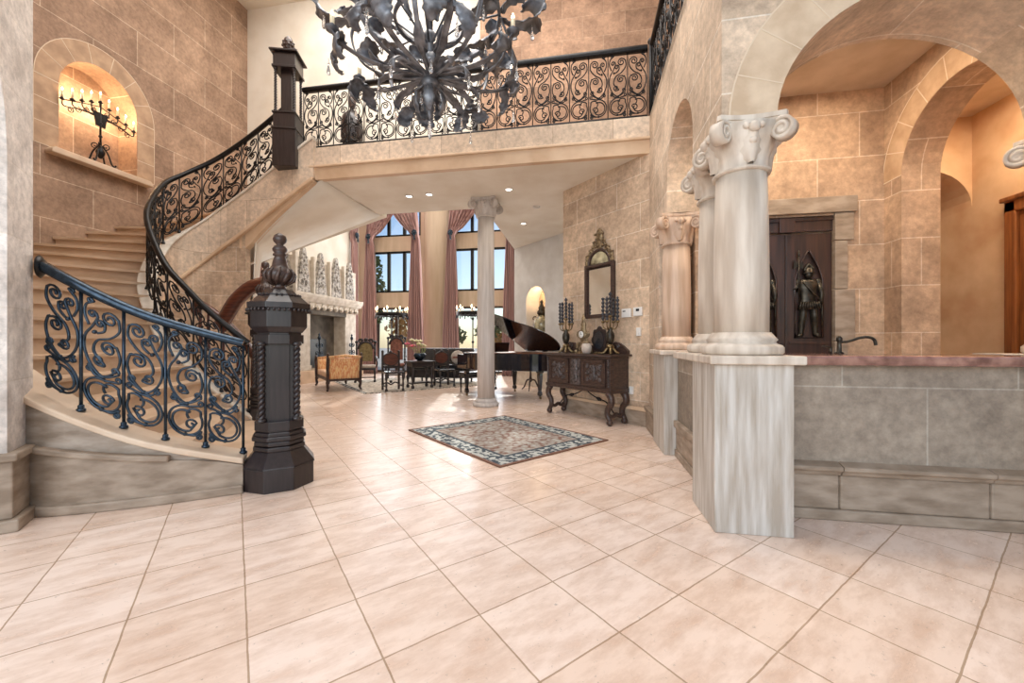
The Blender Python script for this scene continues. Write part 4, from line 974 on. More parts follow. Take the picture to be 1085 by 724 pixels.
for sx in (-1, 1):
    mb.tube([(sx * .5 + sx * a, .15, 1.14 + b) for a, b in curl(0, 0, .07, R(0), 1.6, 20)], .018, 6); mb.tube([(sx * .28 + sx * a, .15, 1.12 + b) for a, b in curl(0, 0, .05, R(180), -1.5, 18)], .014, 6)
mb.build('carved_backsplash', M_['brown'], t, .005)

def candelabrum(label, x, y):
    t = thing('candelabrum', label, 'candelabrum', sb(x, y, 1.031), SBR, 'brass candelabra on the sideboard')
    mb = MB()
    for k in range(4):
        a = PI / 4 + k * PI / 2; mb.tube(catmull([(.02 * cos(a), .02 * sin(a), .11), (.05 * cos(a), .05 * sin(a), .08), (.08 * cos(a), .08 * sin(a), .035), (.115 * cos(a), .115 * sin(a), .014)], 5), [.02] * 15 + [.014], 6); mb.ball((.118 * cos(a), .118 * sin(a), .016), .016, 6)
    mb.lathe([(.05, .09), (.06, .12), (.03, .15)], 10); mb.build('foot', M_['brass'], t)
    MB().lathe([(.02, .14), (.05, .19), (.065, .25), (.06, .31), (.03, .35), (.04, .37), (.02, .4)], 14).build('body', M_['bronze'], t)
    mb = MB(); mb.tube([(0, 0, .38), (0, 0, .55)], .012, 8)
    spots = [(0, 0, .56)] + [(.115 * cos(2 * PI * k / 4 + .3), .115 * sin(2 * PI * k / 4 + .3), .48) for k in range(4)]
    for x_, y_, z_ in spots[1:]:
        mb.tube(catmull([(0, 0, .41), (x_ * .5, y_ * .5, .37), (x_ * .95, y_ * .95, .41), (x_, y_, z_)], 5), .009, 6)
    for x_, y_, z_ in spots: mb.lathe([(.01, -.02), (.03, 0), (.034, .012), (.015, .02)], 10, (x_, y_, z_))
    mb.build('arms', M_['brass'], t)
    for x_, y_, z_ in spots:
        mb = MB(); zz_ = z_ + .01
        mb.lathe([(.011 + .017 * (abs(math.sin(i * .62 + x_ * 9))) ** 1.5, zz_ + i * .0115) for i in range(31)] + [(.003, zz_ + .36)], 8, (x_, y_, 0)); mb.build('candle', M_['candled'], t)
candelabrum('left brass candelabrum with dark twisted candles on the sideboard, nearest the piano', -.42, -.02)
candelabrum('right brass candelabrum with dark twisted candles on the sideboard, in front of the mirror edge', .55, -.03)
t = thing('mantel_clock', 'ornate gilt clock with a white face standing on the sideboard', 'clock', sb(.02, -.05, 1.031), SBR)
mb = MB()
mb.bb(-.13, .13, -.07, .07, 0, .035); 
for sx in (-1, 1):
    for sy in (-1, 1): mb.ball((sx * .11, sy * .055, .03), .03, 7)
    mb.tube([(sx * .09 + sx * a, -.01, .12 + b) for a, b in curl(0, 0, .06, R(-60), 1.4, 16)], .018, 6); mb.tube([(sx * .08 + sx * a, -.01, .3 + b) for a, b in curl(0, 0, .05, R(60), -1.4, 16)], .016, 6)
mb.lathe([(.10, .035), (.09, .08), (.06, .14), (.055, .2), (.075, .25), (.075, .30), (.06, .36), (.045, .42), (.055, .46), (.03, .52), (.04, .55), (.01, .62)], 14, (0, 0, 0), 1, .6)
mb.build('case', M_['gilt'], t)
mb = MB(); st = len(mb.v); mb.lathe([(.001, 0), (.06, 0), (.06, .012), (.001, .014)], 24); mb.xf(Matrix.Translation((0, -.045, .30)) @ Matrix.Rotation(R(90), 4, 'X'), st); fc = mb.build('face', M_['plate'], t)
mb = MB(); mb.box((0, -.062, .318), (.005, .004, .036)); mb.box((.014, -.062, .30), (.028, .004, .005)); mb.build('hands', M_['dark'], fc)
mb = MB(); mb.tube([(.064 * cos(a), -.056, .30 + .064 * sin(a)) for a in [2 * PI * i / 20 for i in range(20)]], .008, 6, True); mb.build('bezel', M_['brass'], fc)
t = thing('table_mirror', 'dark scroll-edged oval framed panel leaning on the sideboard, right of the clock', 'frame', sb(.30, .02, 1.031), SBR)
pr = []
for i in range(40):
    a = 2 * PI * i / 40; r_ = 1 + .09 * cos(8 * a); pr.append((.15 * r_ * cos(a), .21 + .2 * r_ * sin(a)))
MB().slab(pr, [], (0, -.02), (1, 0), (0, -1), .03).build('frame', M_['wood'], t, .006)
MB().slab([(.10 * cos(a), .21 + .14 * sin(a)) for a in [2 * PI * i / 28 for i in range(28)]], [], (0, -.028), (1, 0), (0, -1), .01).build('panel', M_['leather'], t)
mb = MB(); mb.lathe([(.06, 0), (.07, .012), (.03, .03)], 12, (0, -.03, 0), 1.6, .7); mb.build('foot', M_['brass'], t)
t = thing('covered_jar', 'small pale gilt jar on the sideboard between the clock and the dark oval frame', 'jar', sb(.175, -.14, 1.031), SBR)
MB().lathe([(.04, 0), (.06, .01), (.075, .05), (.08, .1), (.07, .15), (.06, .16)], 14).build('body', M_['pale'], t)
MB().lathe([(.064, .16), (.05, .18), (.02, .2), (.025, .22), (.005, .24)], 14).build('lid', M_['gilt'], t)

# wall mirror
t = thing('wall_mirror', 'tall mirror with arched painted crest and gilt carving above the sideboard', 'mirror', (.285, 6.505, 1.6), SBR)
w_ = .31; y = -.03
mb = MB(); outer = [(-w_, 0), (w_, 0), (w_, .86), (.235, .88)] + arc(0, .86, .235, 0, PI, 14)[0:] + [(-.235, .88), (-w_, .86)]
inner = [(-.225, .06), (.225, .06), (.225, .82), (-.225, .82)]
mb.slab(outer, [inner], (0, y), (1, 0), (0, -1), .03)
for x0, x1, z0, z1 in ((-w_, -w_ + .05, 0, .87), (w_ - .05, w_, 0, .87), (-w_, w_, 0, .04), (-w_ + .04, w_ - .04, .82, .86)): mb.bb(x0, x1, y - .025, y, z0, z1)
mb.tube([(.225 * cos(a), y - .01, .86 + .225 * sin(a)) for a in [PI * i / 16 for i in range(17)]], .022, 8)
mb.build('frame', M_['brown'], t, .004)
MB().bb(-.23, .23, y + .004, y + .016, .05, .83).build('glass', M_['mirror'], t)
MB().slab(arc(0, .87, .185, 0, PI, 16), [], (0, y - .006), (1, 0), (0, -1), .01).build('painted_lunette', M_['ceram'], t)
mb = MB()
for sx in (-1, 1):
    for cx, cz, r_ in ((.17, 1.06, .06), (.25, .98, .05), (.09, 1.18, .055), (.27, .9, .035)): mb.tube([(sx * cx + sx * a, y - .01, cz + b) for a, b in curl(0, 0, r_, R(40), 1.6, 18)], .015, 6)
    for k in range(4): mb.ball((sx * (.26 - .04 * k), y - .01, .97 + .06 * k), .024, 6)
mb.lathe([(.03, 1.08), (.06, 1.14), (.05, 1.22), (.09, 1.26), (.07, 1.31), (.09, 1.34), (.05, 1.4), (.01, 1.43)], 12, (0, y, 0), 1, .4)
for k in range(5): mb.ball((-.08 + .04 * k, y - .02, 1.34), .02, 6)
mb.build('gilt_crest', M_['gilt'], t)
# wall plates
def plate(name, label, cat, x, z, w, h, u, draw=None):
    t = thing(name, label, cat, (x, 6.79 - x - .004, z), SBR); MB().bb(-w / 2, w / 2, -.028, -.002, -h / 2, h / 2).build('housing', M_['plate'], t, .004)
    if draw: draw(t)
def scr(t): MB().bb(-.025, .03, -.031, -.027, .005, .04).build('screen', M_['dark'], t)
def lines(t):
    mb = MB(); mb.bb(-.06, -.01, -.031, -.027, .02, .035); mb.build('display', M_['dark'], t)
def tog(t): MB().bb(-.008, .008, -.038, -.026, -.018, .018).build('toggle', M_['plate'], t, .002)
plate('alarm_keypad', 'white alarm keypad on the stone wall, immediately right of the tall mirror', 'keypad', .655, 1.645, .17, .13, 0, lines)
plate('thermostat', 'white thermostat with dark screen, the right one of two plates beside the mirror', 'thermostat', .80, 1.655, .15, .125, 0, scr)
plate('light_switch', 'beige light switch plate on the stone wall beneath the thermostat', 'switch', .81, 1.36, .075, .12, 0, tog)
plate('wall_outlet', 'white outlet plate low on the stone wall right of the sideboard', 'outlet', .72, .50, .07, .115, 0, tog)

# ================================================================== BAR BITS
t = thing('carved_door', 'dark double door with two armoured knight reliefs in the bar back wall', 'door', (2.2, 4.86, 0))
for s_ in (-1, 1):
    x0, x1 = (-.455, -.004) if s_ < 0 else (.004, .455); cx = (x0 + x1) / 2
    hole = [(x0 + .09, 1.26), (x1 - .09, 1.26), (x1 - .09, 1.78), (x1 - .09, 1.9)] + [(cx + .135 * (1 - f) , 1.9 + .32 * f ** .7) for f in (.25, .5, .75)] + [(cx, 2.22)] + [(cx - .135 * (1 - f), 1.9 + .32 * f ** .7) for f in (.75, .5, .25)] + [(x0 + .09, 1.9), (x0 + .09, 1.78)]
    mb = MB(); mb.slab([(x0, .02), (x1, .02), (x1, 2.40), (x0, 2.40)], [hole], (0, -.03), (1, 0), (0, -1), .03); mb.bb(x0, x1, .0, .03, .02, 2.40)
    mb.bb(x0 + .03, x1 - .03, -.05, -.03, 1.19, 1.22); mb.bb(x0 + .07, x1 - .07, -.042, -.03, .2, 1.02); mb.bb(x0 + .03, x1 - .03, -.045, -.03, 1.05, 1.08)
    lf = mb.build('leaf', M_['doorw'], t, .004)
    MB().tube([(a_, -.033, b_) for a_, b_ in hole], .011, 6, True).build('arch_moulding', M_['doorw'], lf)
    KM = Matrix.Translation((cx, -.02, 1.27)) @ Matrix.Scale(.83, 4) @ Matrix.Translation((-cx, .02, 0))
    mb = MB(); zb_ = 0; y_ = -.02; X = lambda x: cx + x
    for sx in (-1, 1):
        mb.tube([(X(sx * .055), y_, zb_ + .44), (X(sx * .07), y_ - .01, zb_ + .25), (X(sx * .075), y_, zb_ + .22), (X(sx * .085), y_, zb_ + .05), (X(sx * .09), y_, zb_ + .02)], [.05, .042, .04, .032, .03], 8)
        mb.tube([(X(sx * .085), y_ - .01, zb_ + .03), (X(sx * .14), y_ - .02, zb_ + .012)], [.03, .014], 7)
        mb.ball((X(sx * .12), y_, zb_ + .72), .05, 8, 1, .7)
    mb.tube([(X(.12), y_, zb_ + .71), (X(.155), y_ - .01, zb_ + .56), (X(.13), y_ - .03, zb_ + .42)], [.036, .03, .022], 8)
    mb.tube([(X(-.12), y_, zb_ + .71), (X(-.165), y_ - .01, zb_ + .60), (X(-.13), y_ - .03, zb_ + .68)], [.036, .03, .024], 8)
    mb.lathe([(.13, .36), (.10, .44), (.085, .50), (.10, .58), (.125, .68), (.11, .74), (.05, .77)], 14, (cx, y_, zb_), 1, .45)
    for i in range(9): mb.tube([(X(-.1 + .025 * i), y_ - .05, zb_ + .46), (X(-.125 + .031 * i), y_ - .052, zb_ + .37)], .012, 5)
    mb.ball((cx, y_ - .02, zb_ + .82), .05, 10, 1, .8, 1.15); mb.lathe([(.085, .83), (.06, .85), (.05, .89), (.015, .92)], 12, (cx, y_ - .02, zb_), 1, .7)
    mb.tube(catmull([(X(-.06), y_ - .02, zb_ + .86), (X(0), y_ - .02, zb_ + .95), (X(.06), y_ - .02, zb_ + .88)], 5), [.012] + [.02] * 9 + [.01], 6)
    mb.tube([(X(-.09), y_ - .06, zb_ + .72), (X(.11), y_ - .06, zb_ + .48)], .012, 5)
    mb.xf(KM); mb.build('knight_relief', M_['bronze'], lf)
    mb = MB(); mb.tube([(X(-.13), y_ - .045, zb_ + .45), (X(-.13), y_ - .045, zb_ + 1.06)], .009, 6); mb.lathe([(.002, 1.04), (.018, 1.07), (.002, 1.15)], 6, (X(-.13), y_ - .045, zb_))
    mb.slab([(-.19, .90), (-.13, .93), (-.08, .89), (-.08, .99), (-.13, .97), (-.19, 1.01)], [], (cx, y_ - .045), (1, 0), (0, -1), .01)
    mb.tube([(X(.15), y_ - .03, zb_ + .5), (X(.15), y_ - .03, zb_ + .12)], .009, 5); mb.xf(KM); mb.build('weapons', M_['bronze'], lf)
mb = MB(); mb.bb(-.46, .46, -.045, .03, 2.42, 2.57); mb.bb(-.46, .46, -.06, -.03, 2.53, 2.57)
for k in range(36): mb.bb(-.45 + k * .0252, -.45 + k * .0252 + .014, -.055, -.04, 2.415, 2.435)
mb.prism([(-.075, -.075), (.075, -.075), (.075, 0), (-.075, 0)], 2.41, 2.57); mb.build('cornice', M_['doorw'], t, .004)
tag(t, None, None)
t = thing('switch_plate', 'small white switch plate beside the dark double door above the bar', 'switch', (2.815, 4.797, 1.32))
MB().bb(-.026, .026, -.012, 0, -.055, .055).build('housing', M_['plate'], t, .003); MB().bb(-.012, .012, -.018, -.01, -.03, .03).build('rocker', M_['plate'], t, .002)
t = thing('bar_faucet', 'dark bronze faucet with a long curved spout behind the bar counter', 'faucet', (1.93, 3.42, 1.127))
mb = MB(); mb.lathe([(.03, 0), (.03, .008), (.016, .015), (.014, .09), (.02, .1), (.02, .12), (.008, .135)], 14); mb.build('body', M_['bronze'], t)
MB().tube(catmull([(0, 0, .085), (.06, -.005, .095), (.13, -.01, .12), (.19, -.012, .125), (.225, -.014, .105), (.235, -.014, .065)], 6), .011, 8).build('spout', M_['bronze'], t)
mb = MB(); mb.tube([(-.06, 0, .0), (-.06, 0, .05)], .011, 8); mb.tube([(-.06, 0, .05), (-.12, -.01, .055)], .007, 6); mb.build('handle', M_['bronze'], t)
t = thing('side_door', 'amber wooden door and frame at the right edge, beyond the bar side arch', 'door', (4.555, 4.6, 0))
mb = MB(); mb.bb(-.06, 0, .45, .57, 0, 2.72); mb.bb(-.06, 0, -.45, -.33, 0, 2.72); mb.bb(-.06, 0, -.45, .57, 2.6, 2.74); mb.bb(-.09, 0, -.47, .59, 2.72, 2.77); mb.build('frame', M_['oak'], t, .012)
mb = MB(); mb.bb(-.02, 0, -.33, .45, 0.01, 2.6); 
for k in range(6): mb.bb(-.03, -.01, -.32 + k * .13, -.21 + k * .13, .05, 2.55)
mb.build('leaf', M_['oak'], t, .004)
mb = MB(); mb.bb(4.5, 4.56, 2.9, 4.2, 1.18, 1.24); struct(mb, 'trim_side_room', M_['warmpl'], .01)
# recessed lights
for i, (x, y, lit, lab) in enumerate(((-3.15, 6.86, 1, 'lit round recessed light in the balcony soffit, nearest the stairs'), (-2.75, 6.84, 1, 'recessed light in the balcony soffit, second from the stairs'),
        (-1.28, 6.86, 1, 'lit recessed light in the soffit close to the freestanding column capital'), (-1.32, 8.9, 1, 'lit recessed light in the ceiling over the piano'), (-.9, 7.84, 0, 'unlit round ceiling speaker cover near the diagonal stone wall'))):
    t = thing('recessed_light' if lit else 'ceiling_speaker', lab, 'light' if lit else 'speaker', (x, y, 3.9))
    MB().tube([(.066 * cos(2 * PI * i_ / 20), .066 * sin(2 * PI * i_ / 20), -.003) for i_ in range(20)], .012, 6, True).build('trim_ring', M_['white'], t)
    MB().lathe([(.001, -.003), (.05, -.003), (.05, 0), (.001, 0)], 18).build('lens', M_['lamp'] if lit else M_['plaster'], t)
    if lit: spot('recessed_spot', (x, y, 3.87), 14, (1, .9, .76), 120)
# rugs
t = thing('oriental_rug', 'blue grey oriental rug lying on the foyer tiles before the sideboard', 'rug', (-1.02, 5.05, .001), R(-41))
MB().bb(-1.03, 1.03, -.83, .83, 0, .012).build('pile', M_['rug'], t); 
mb = MB(); mb.bb(-1.035, 1.035, -.838, -.828, 0, .013); mb.bb(-1.035, 1.035, .828, .838, 0, .013); mb.bb(-1.038, -1.028, -.83, .83, 0, .013); mb.bb(1.028, 1.038, -.83, .83, 0, .013); mb.build('binding', M_['bind'], t)
# ================================================================== PIANO
t = thing('grand_piano', 'black grand piano with its lid raised behind the freestanding column', 'piano', (-2.1, 9.07, 0), R(-135)); pn = t
def pouter(d=0):
    P = catmull([(.74 + d, -.02, 0), (.74 + d, .35, 0), (.72 + d, .62, 0), (.56 + d, .95, 0), (.34 + d, 1.2, 0), (.2 + d, 1.45, 0), (.02 + d, 1.68, 0), (-.26, 1.80 + d, 0), (-.55, 1.72 + d, 0), (-.72 - d, 1.5, 0)], 5)
    return [(-.74 - d, -.02)] + [(p.x, p.y) for p in P] + [(-.74 - d, 1.3)]
mb = MB(); mb.prism(pouter(), .62, .97); mb.bb(-.74, .74, -.30, .0, .62, .72)
for s_ in (-1, 1): mb.bb(s_ * .70 - .045, s_ * .70 + .045, -.30, 0, .62, .93)
mb.build('case', M_['black'], t, .006)
MB().prism([(x * .96, y * .97 + .02) for x, y in pouter()], .972, .982).build('soundboard', M_['oak'], t)
MB().bb(-.62, .62, -.26, -.06, .72, .745).build('keyboard', M_['plate'], t)
mb = MB()
for k in range(36): mb.bb(-.60 + k * .0335, -.60 + k * .0335 + .012, -.16, -.06, .745, .758)
mb.build('black_keys', M_['dark'], t)
mb = MB(); mb.box((0, .12, 1.08), (.8, .02, .24), 0, R(-15)); mb.build('music_desk', M_['black'], t, .004)
# lid hinged along the straight bass side
st = MB(); LO = [p for p in pouter(.02) if p[1] > .34]; LO = [(-.76, .34)] + [(.76, .34)] + LO + []
LO = [(-.76, .34), (.76, .34)] + [p for p in pouter(.02)[1:-1] if p[1] > .36] + [(-.76, 1.3)]
st.prism(LO, 0, .022); m = Matrix.Translation((-.76, 0, .985)) @ Matrix.Rotation(R(-34), 4, 'Y') @ Matrix.Translation((.76, 0, 0)); st.xf(m); st.build('lid', M_['black'], t, .003)
fl = MB(); fl.bb(-.76, .76, .06, .34, .026, .046); fl.xf(m @ Matrix.Translation((0, .30, 0))); fl.build('lid_flap', M_['black'], t, .003)
MB().tube([(.66, .62, .97), (.42, .72, 1.72)], .012, 6).build('lid_prop', M_['black'], t)
for x, y in ((-.66, 0), (.66, 0), (-.36, 1.35)):
    mb = MB(); mb.lathe([(.085, .62), (.085, .56), (.06, .54), (.065, .5), (.04, .16), (.055, .14), (.055, .08), (.03, .06)], 4, (x, y, 0), rot=PI / 4, smooth=False); lg = mb.build('leg', M_['black'], t, .006)
    mb = MB(); mb.tube([(x, y, .07), (x, y, .03)], .014, 6); st = len(mb.v); mb.lathe([(.001, -.012), (.028, -.012), (.028, .012), (.001, .012)], 12); mb.xf(Matrix.Translation((x, y + .015, .028)) @ Matrix.Rotation(R(90), 4, 'Y'), st); mb.build('caster', M_['brass'], lg)
mb = MB(); mb.bb(-.1, .1, .02, .08, .1, .16)
for s_ in (-1, 1): mb.tube([(s_ * .05, .05, .62), (s_ * .08, .05, .16)], .014, 6)
for k in (-1, 0, 1): mb.bb(k * .05 - .012, k * .05 + .012, -.06, .05, .08, .095)
mb.tube([(0, .06, .16), (0, .35, .60)], .008, 5); mb.build('pedal_lyre', M_['black'], t)
t = thing('piano_bench', 'black tufted bench at the piano keyboard, half hidden by the freestanding column', 'bench', (-2.5, 9.28, 0), R(-135))
MB().bb(-.42, .42, -.19, .19, .40, .50).build('cushion', M_['leather'], t, .03)
MB().bb(-.42, .42, -.19, .19, .36, .40).build('frame', M_['black'], t, .004)
for x in (-.37, .37):
    for y in (-.15, .15): MB().lathe([(.018, 0), (.03, .3), (.035, .36)], 8, (x, y, 0)).build('leg', M_['black'], t)
t = thing('tripod_table', 'small wooden tripod table behind the piano, its curved feet showing beneath', 'table', (-1.27, 9.75, 0))
MB().lathe([(.001, .66), (.24, .66), (.25, .675), (.24, .69), (.001, .69)], 24).build('top', M_['brown'], t)
MB().lathe([(.03, .22), (.045, .28), (.025, .36), (.02, .5), (.035, .6), (.05, .66)], 12).build('column', M_['brown'], t)
for k in range(3):
    a = 2 * PI * k / 3 + .5; MB().tube(catmull([(.03 * cos(a), .03 * sin(a), .27), (.12 * cos(a), .12 * sin(a), .25), (.2 * cos(a), .2 * sin(a), .09), (.28 * cos(a), .28 * sin(a), .02)], 6), [.026 - .0008 * i for i in range(19)], 6).build('foot', M_['brown'], t)
t = thing('urn', 'pale painted ceramic urn with dark lid in the lit wall niche', 'urn', (-1.10, 10.78, 1.101))
MB().lathe([(.08, 0), (.1, .03), (.05, .09), (.035, .16), (.06, .2)], 18).build('foot', M_['bronze'], t)
MB().lathe([(.06, .2), (.13, .28), (.21, .42), (.235, .58), (.2, .72), (.12, .80), (.09, .84)], 22).build('body', M_['ceram'], t)
MB().lathe([(.09, .84), (.13, .88), (.12, .94), (.08, .98), (.09, 1.04), (.05, 1.1), (.03, 1.16), (.05, 1.2), (.01, 1.26)], 18).build('lid', M_['bronze'], t)
for s_ in (-1, 1): MB().tube([(s_ * (.19 + a), 0, .74 + b) for a, b in curl(0, 0, .09, R(-90) , s_ * .9, 12, .4)], .016, 6).build('handle', M_['bronze'], t)
point('urn_niche_glow', (-1.15, 10.82, 2.5), 8, (1, .66, .34), .03)

# ================================================================== FIREPLACE
t = thing('fireplace', 'white carved stone fireplace with pinnacled overmantel on the left wall of the far room', 'fireplace', (-8.3, 11.6, 0))
MB().bb(-8.598, -7.88, 9.9, 13.3, 0, .355).build('hearth', M_['strip'], t, .01, True)
for y0, y1 in ((10.05, 10.75), (12.55, 13.2)):
    mb = MB(); mb.bb(-8.598, -8.12, y0, y1, .355, 2.2); mb.bb(-8.598, -8.09, y0 - .03, y1 + .03, .355, .5); mb.build('jamb', M_['lime'], t, .01, True)
mb = MB(); mb.bb(-8.598, -8.10, 10.72, 12.58, 2.06, 2.25); mb.build('lintel', M_['fire'], t, .008, True)
mb = MB(); mb.bb(-8.598, -8.56, 10.75, 12.55, .36, 2.06); mb.build('firebox', M_['fire'], t, 0, True)
mb = MB(); mb.bb(-8.56, -8.54, 11.2, 12.1, .40, 1.3); mb.build('fireback', M_['dark'], t, 0, True)
mb = MB(); mb.bb(-8.598, -8.08, 9.98, 13.27, 2.25, 2.42)
for k in range(11):
    y = 10.12 + k * .3; mb.slab(arc(y, 2.28, .12, PI, 0, 8)[::-1] + [(y - .12, 2.22), (y + .12, 2.22)][::-1], [], (-8.05, 0), (0, 1), (1, 0), .05)
    mb.ball((-8.06, y, 2.26), .07, 6)
mb.build('corbel_frieze', M_['lime'], t, 0, True)
mb = MB(); mb.slab([(-8.598, 2.42), (-8.02, 2.42), (-7.95, 2.52), (-7.92, 2.60), (-7.92, 2.66), (-8.598, 2.66)], [], (0, 13.36), (1, 0), (0, 1), 3.48); mb.build('mantel_shelf', M_['lime'], t, 0, True)
mb = MB(); mb.bb(-8.598, -8.16, 10.02, 13.25, 2.66, 3.7); mb.build('hood', M_['lime'], t, 0, True)
for k, y in enumerate((10.42, 11.2, 11.98, 12.76)):
    mb = MB(); P0 = [(-.27, 2.66), (.27, 2.66), (.19, 3.2), (.08, 3.88), (.05, 3.96), (0, 4.0), (-.05, 3.96), (-.08, 3.88), (-.19, 3.2)]
    mb.slab([(y + a, b) for a, b in P0], [], (-8.06, 0), (0, 1), (1, 0), .1)
    for r_, z in ((.13, 2.95), (.10, 3.25), (.07, 3.5), (.05, 3.7)):
        for s_ in (-1, 1): mb.tube([(-8.05, y + s_ * (.1 - .02 * (z - 2.9)) + s_ * a * .8, z + b * .8) for a, b in curl(0, 0, r_ * .7, R(60), 1.5, 16)], .018, 5)
        mb.ball((-8.055, y, z + .1), .04, 6)
    mb.build('carved_pinnacle', M_['carve'], t, 0, True)
    mb = MB(); mb.bb(-8.16, -8.04, y - .39, y - .31, 2.66, 3.8); mb.build('pier', M_['lime'], t, .006, True)
mb = MB(); mb.slab([(-8.55, 2.66), (-8.12, 2.66), (-8.16, 3.2), (-8.3, 3.85), (-8.36, 3.93), (-8.42, 3.85), (-8.55, 3.3)], [], (0, 10.0), (1, 0), (0, -1), .06)
for z in (2.9, 3.2, 3.5):
    for s_ in (-1, 1): mb.tube([(-8.35 + s_ * .07 + s_ * a, 9.99, z + b) for a, b in curl(0, 0, .08, R(60), 1.5, 16)], .02, 5)
mb.build('carved_side_panel', M_['carve'], t, 0, True)
for lab, y in (('wrought iron scroll andiron on the hearth at the left of the fireplace opening', 11.0), ('wrought iron scroll andiron on the hearth at the right of the fireplace opening', 12.75)):
    a_ = thing('andiron', lab, 'andiron', (-8.0, y, .356))
    mb = MB(); mb.lathe([(.02, .1), (.02, .9), (.05, .95), (.05, 1.0), (.02, 1.04), (.035, 1.08), (.01, 1.12)], 8)
    for s_ in (-1, 1):
        for z, r_ in ((.25, .1), (.5, .09), (.75, .08)): mb.tube([(0, s_ * (r_ + .01) + s_ * a, z + b) for a, b in curl(0, 0, r_, R(200), 1.5, 16)], .013, 5)
        mb.tube([(0, s_ * .02, .14), (0, s_ * .12, .1), (0, s_ * .16, .0)], .018, 6)
    mb.build('standard', M_['bluei'], a_)
    MB().tube([(-.02, 0, .1), (-.07, 0, .1), (-.08, 0, .0)], .016, 6).build('log_bar', M_['iron'], a_)

# ================================================================== SEATING
E2 = R(45)
t = thing('oriental_rug', 'large pale floral rug with dark border under the seating in the far room', 'rug', (-4.98, 10.92, .001), E2)
MB().bb(-1.75, 1.75, -1.75, 1.75, 0, .01).build('pile', M_['rug2'], t)
# orange settee: near end towards the viewer; local x along its length, -y its open front
t = thing('settee', 'orange striped silk settee with carved wooden scroll frame, nearest the fireplace', 'settee', (-6.32, 9.42, .012), R(135))
Lh = .80; D = .38
mb = MB(); mb.bb(-Lh + .03, Lh - .03, -D + .03, D - .02, .30, .46); mb.build('seat', M_['orange'], t, .04)
mb = MB(); mb.bb(-Lh, Lh, -D, D, .24, .31); mb.build('rail', M_['brown'], t, .015)
G = []
for i in range(7):
    f = i / 6; x = -Lh + .03 - .09 * f ** 1.5; G.append([(x, -D + .03 + (2 * D - .06) * j / 8, .30 + .50 * f) for j in range(9)])
MB().grid(G).build('near_end_panel', M_['orange'], t, 0, False, .06)
G = []
for i in range(7):
    f = i / 6; x = Lh - .03 + .09 * f ** 1.5; G.append([(x, -D + .03 + (2 * D - .06) * j / 8, .30 + .42 * f) for j in range(9)])
MB().grid(G).build('far_end_panel', M_['orange'], t, 0, False, .06)
G = []
for i in range(7):
    f = i / 6; G.append([(-Lh + .06 + (2 * Lh - .12) * j / 14, -D + .03 - .08 * f, .30 + .40 * f + .08 * f * sin(PI * j / 14)) for j in range(15)])
MB().grid(G).build('back', M_['orange'], t, 0, False, .06)
for sx, top in ((-1, .84), (1, .74)):
    for sy in (-1, 1):
        mb = MB(); x = sx * (Lh - .01); mb.tube(catmull([(x, sy * D, .26), (x + sx * .03, sy * D, .42), (x + sx * .02, sy * D, .56), (x + sx * .10, sy * D, top)], 6), [.035] * 12 + [.04] * 7, 7)
        mb.tube([(x + sx * .10 - sx * .04 + sx * a, sy * D, top + .02 + b) for a, b in curl(0, 0, .06, R(20), 1.4, 14)], .026, 6); mb.build('scroll_arm', M_['brown'], t)
        mb = MB(); mb.tube(catmull([(x - sx * .04, sy * (D - .03), .28), (x, sy * D, .18), (x - sx * .02, sy * (D - .01), .08), (x + sx * .03, sy * (D + .01), .02)], 5), [.05] * 5 + [.035] * 6 + [.028] * 5, 7); mb.build('leg', M_['brown'], t)
    mb = MB(); mb.tube([(sx * (Lh + .08), -D, (.82 if sx < 0 else .74)), (sx * (Lh + .08), 0, (.86 if sx < 0 else .77)), (sx * (Lh + .08), D, (.82 if sx < 0 else .74))], .04, 8); mb.build('top_roll', M_['orange'], t)

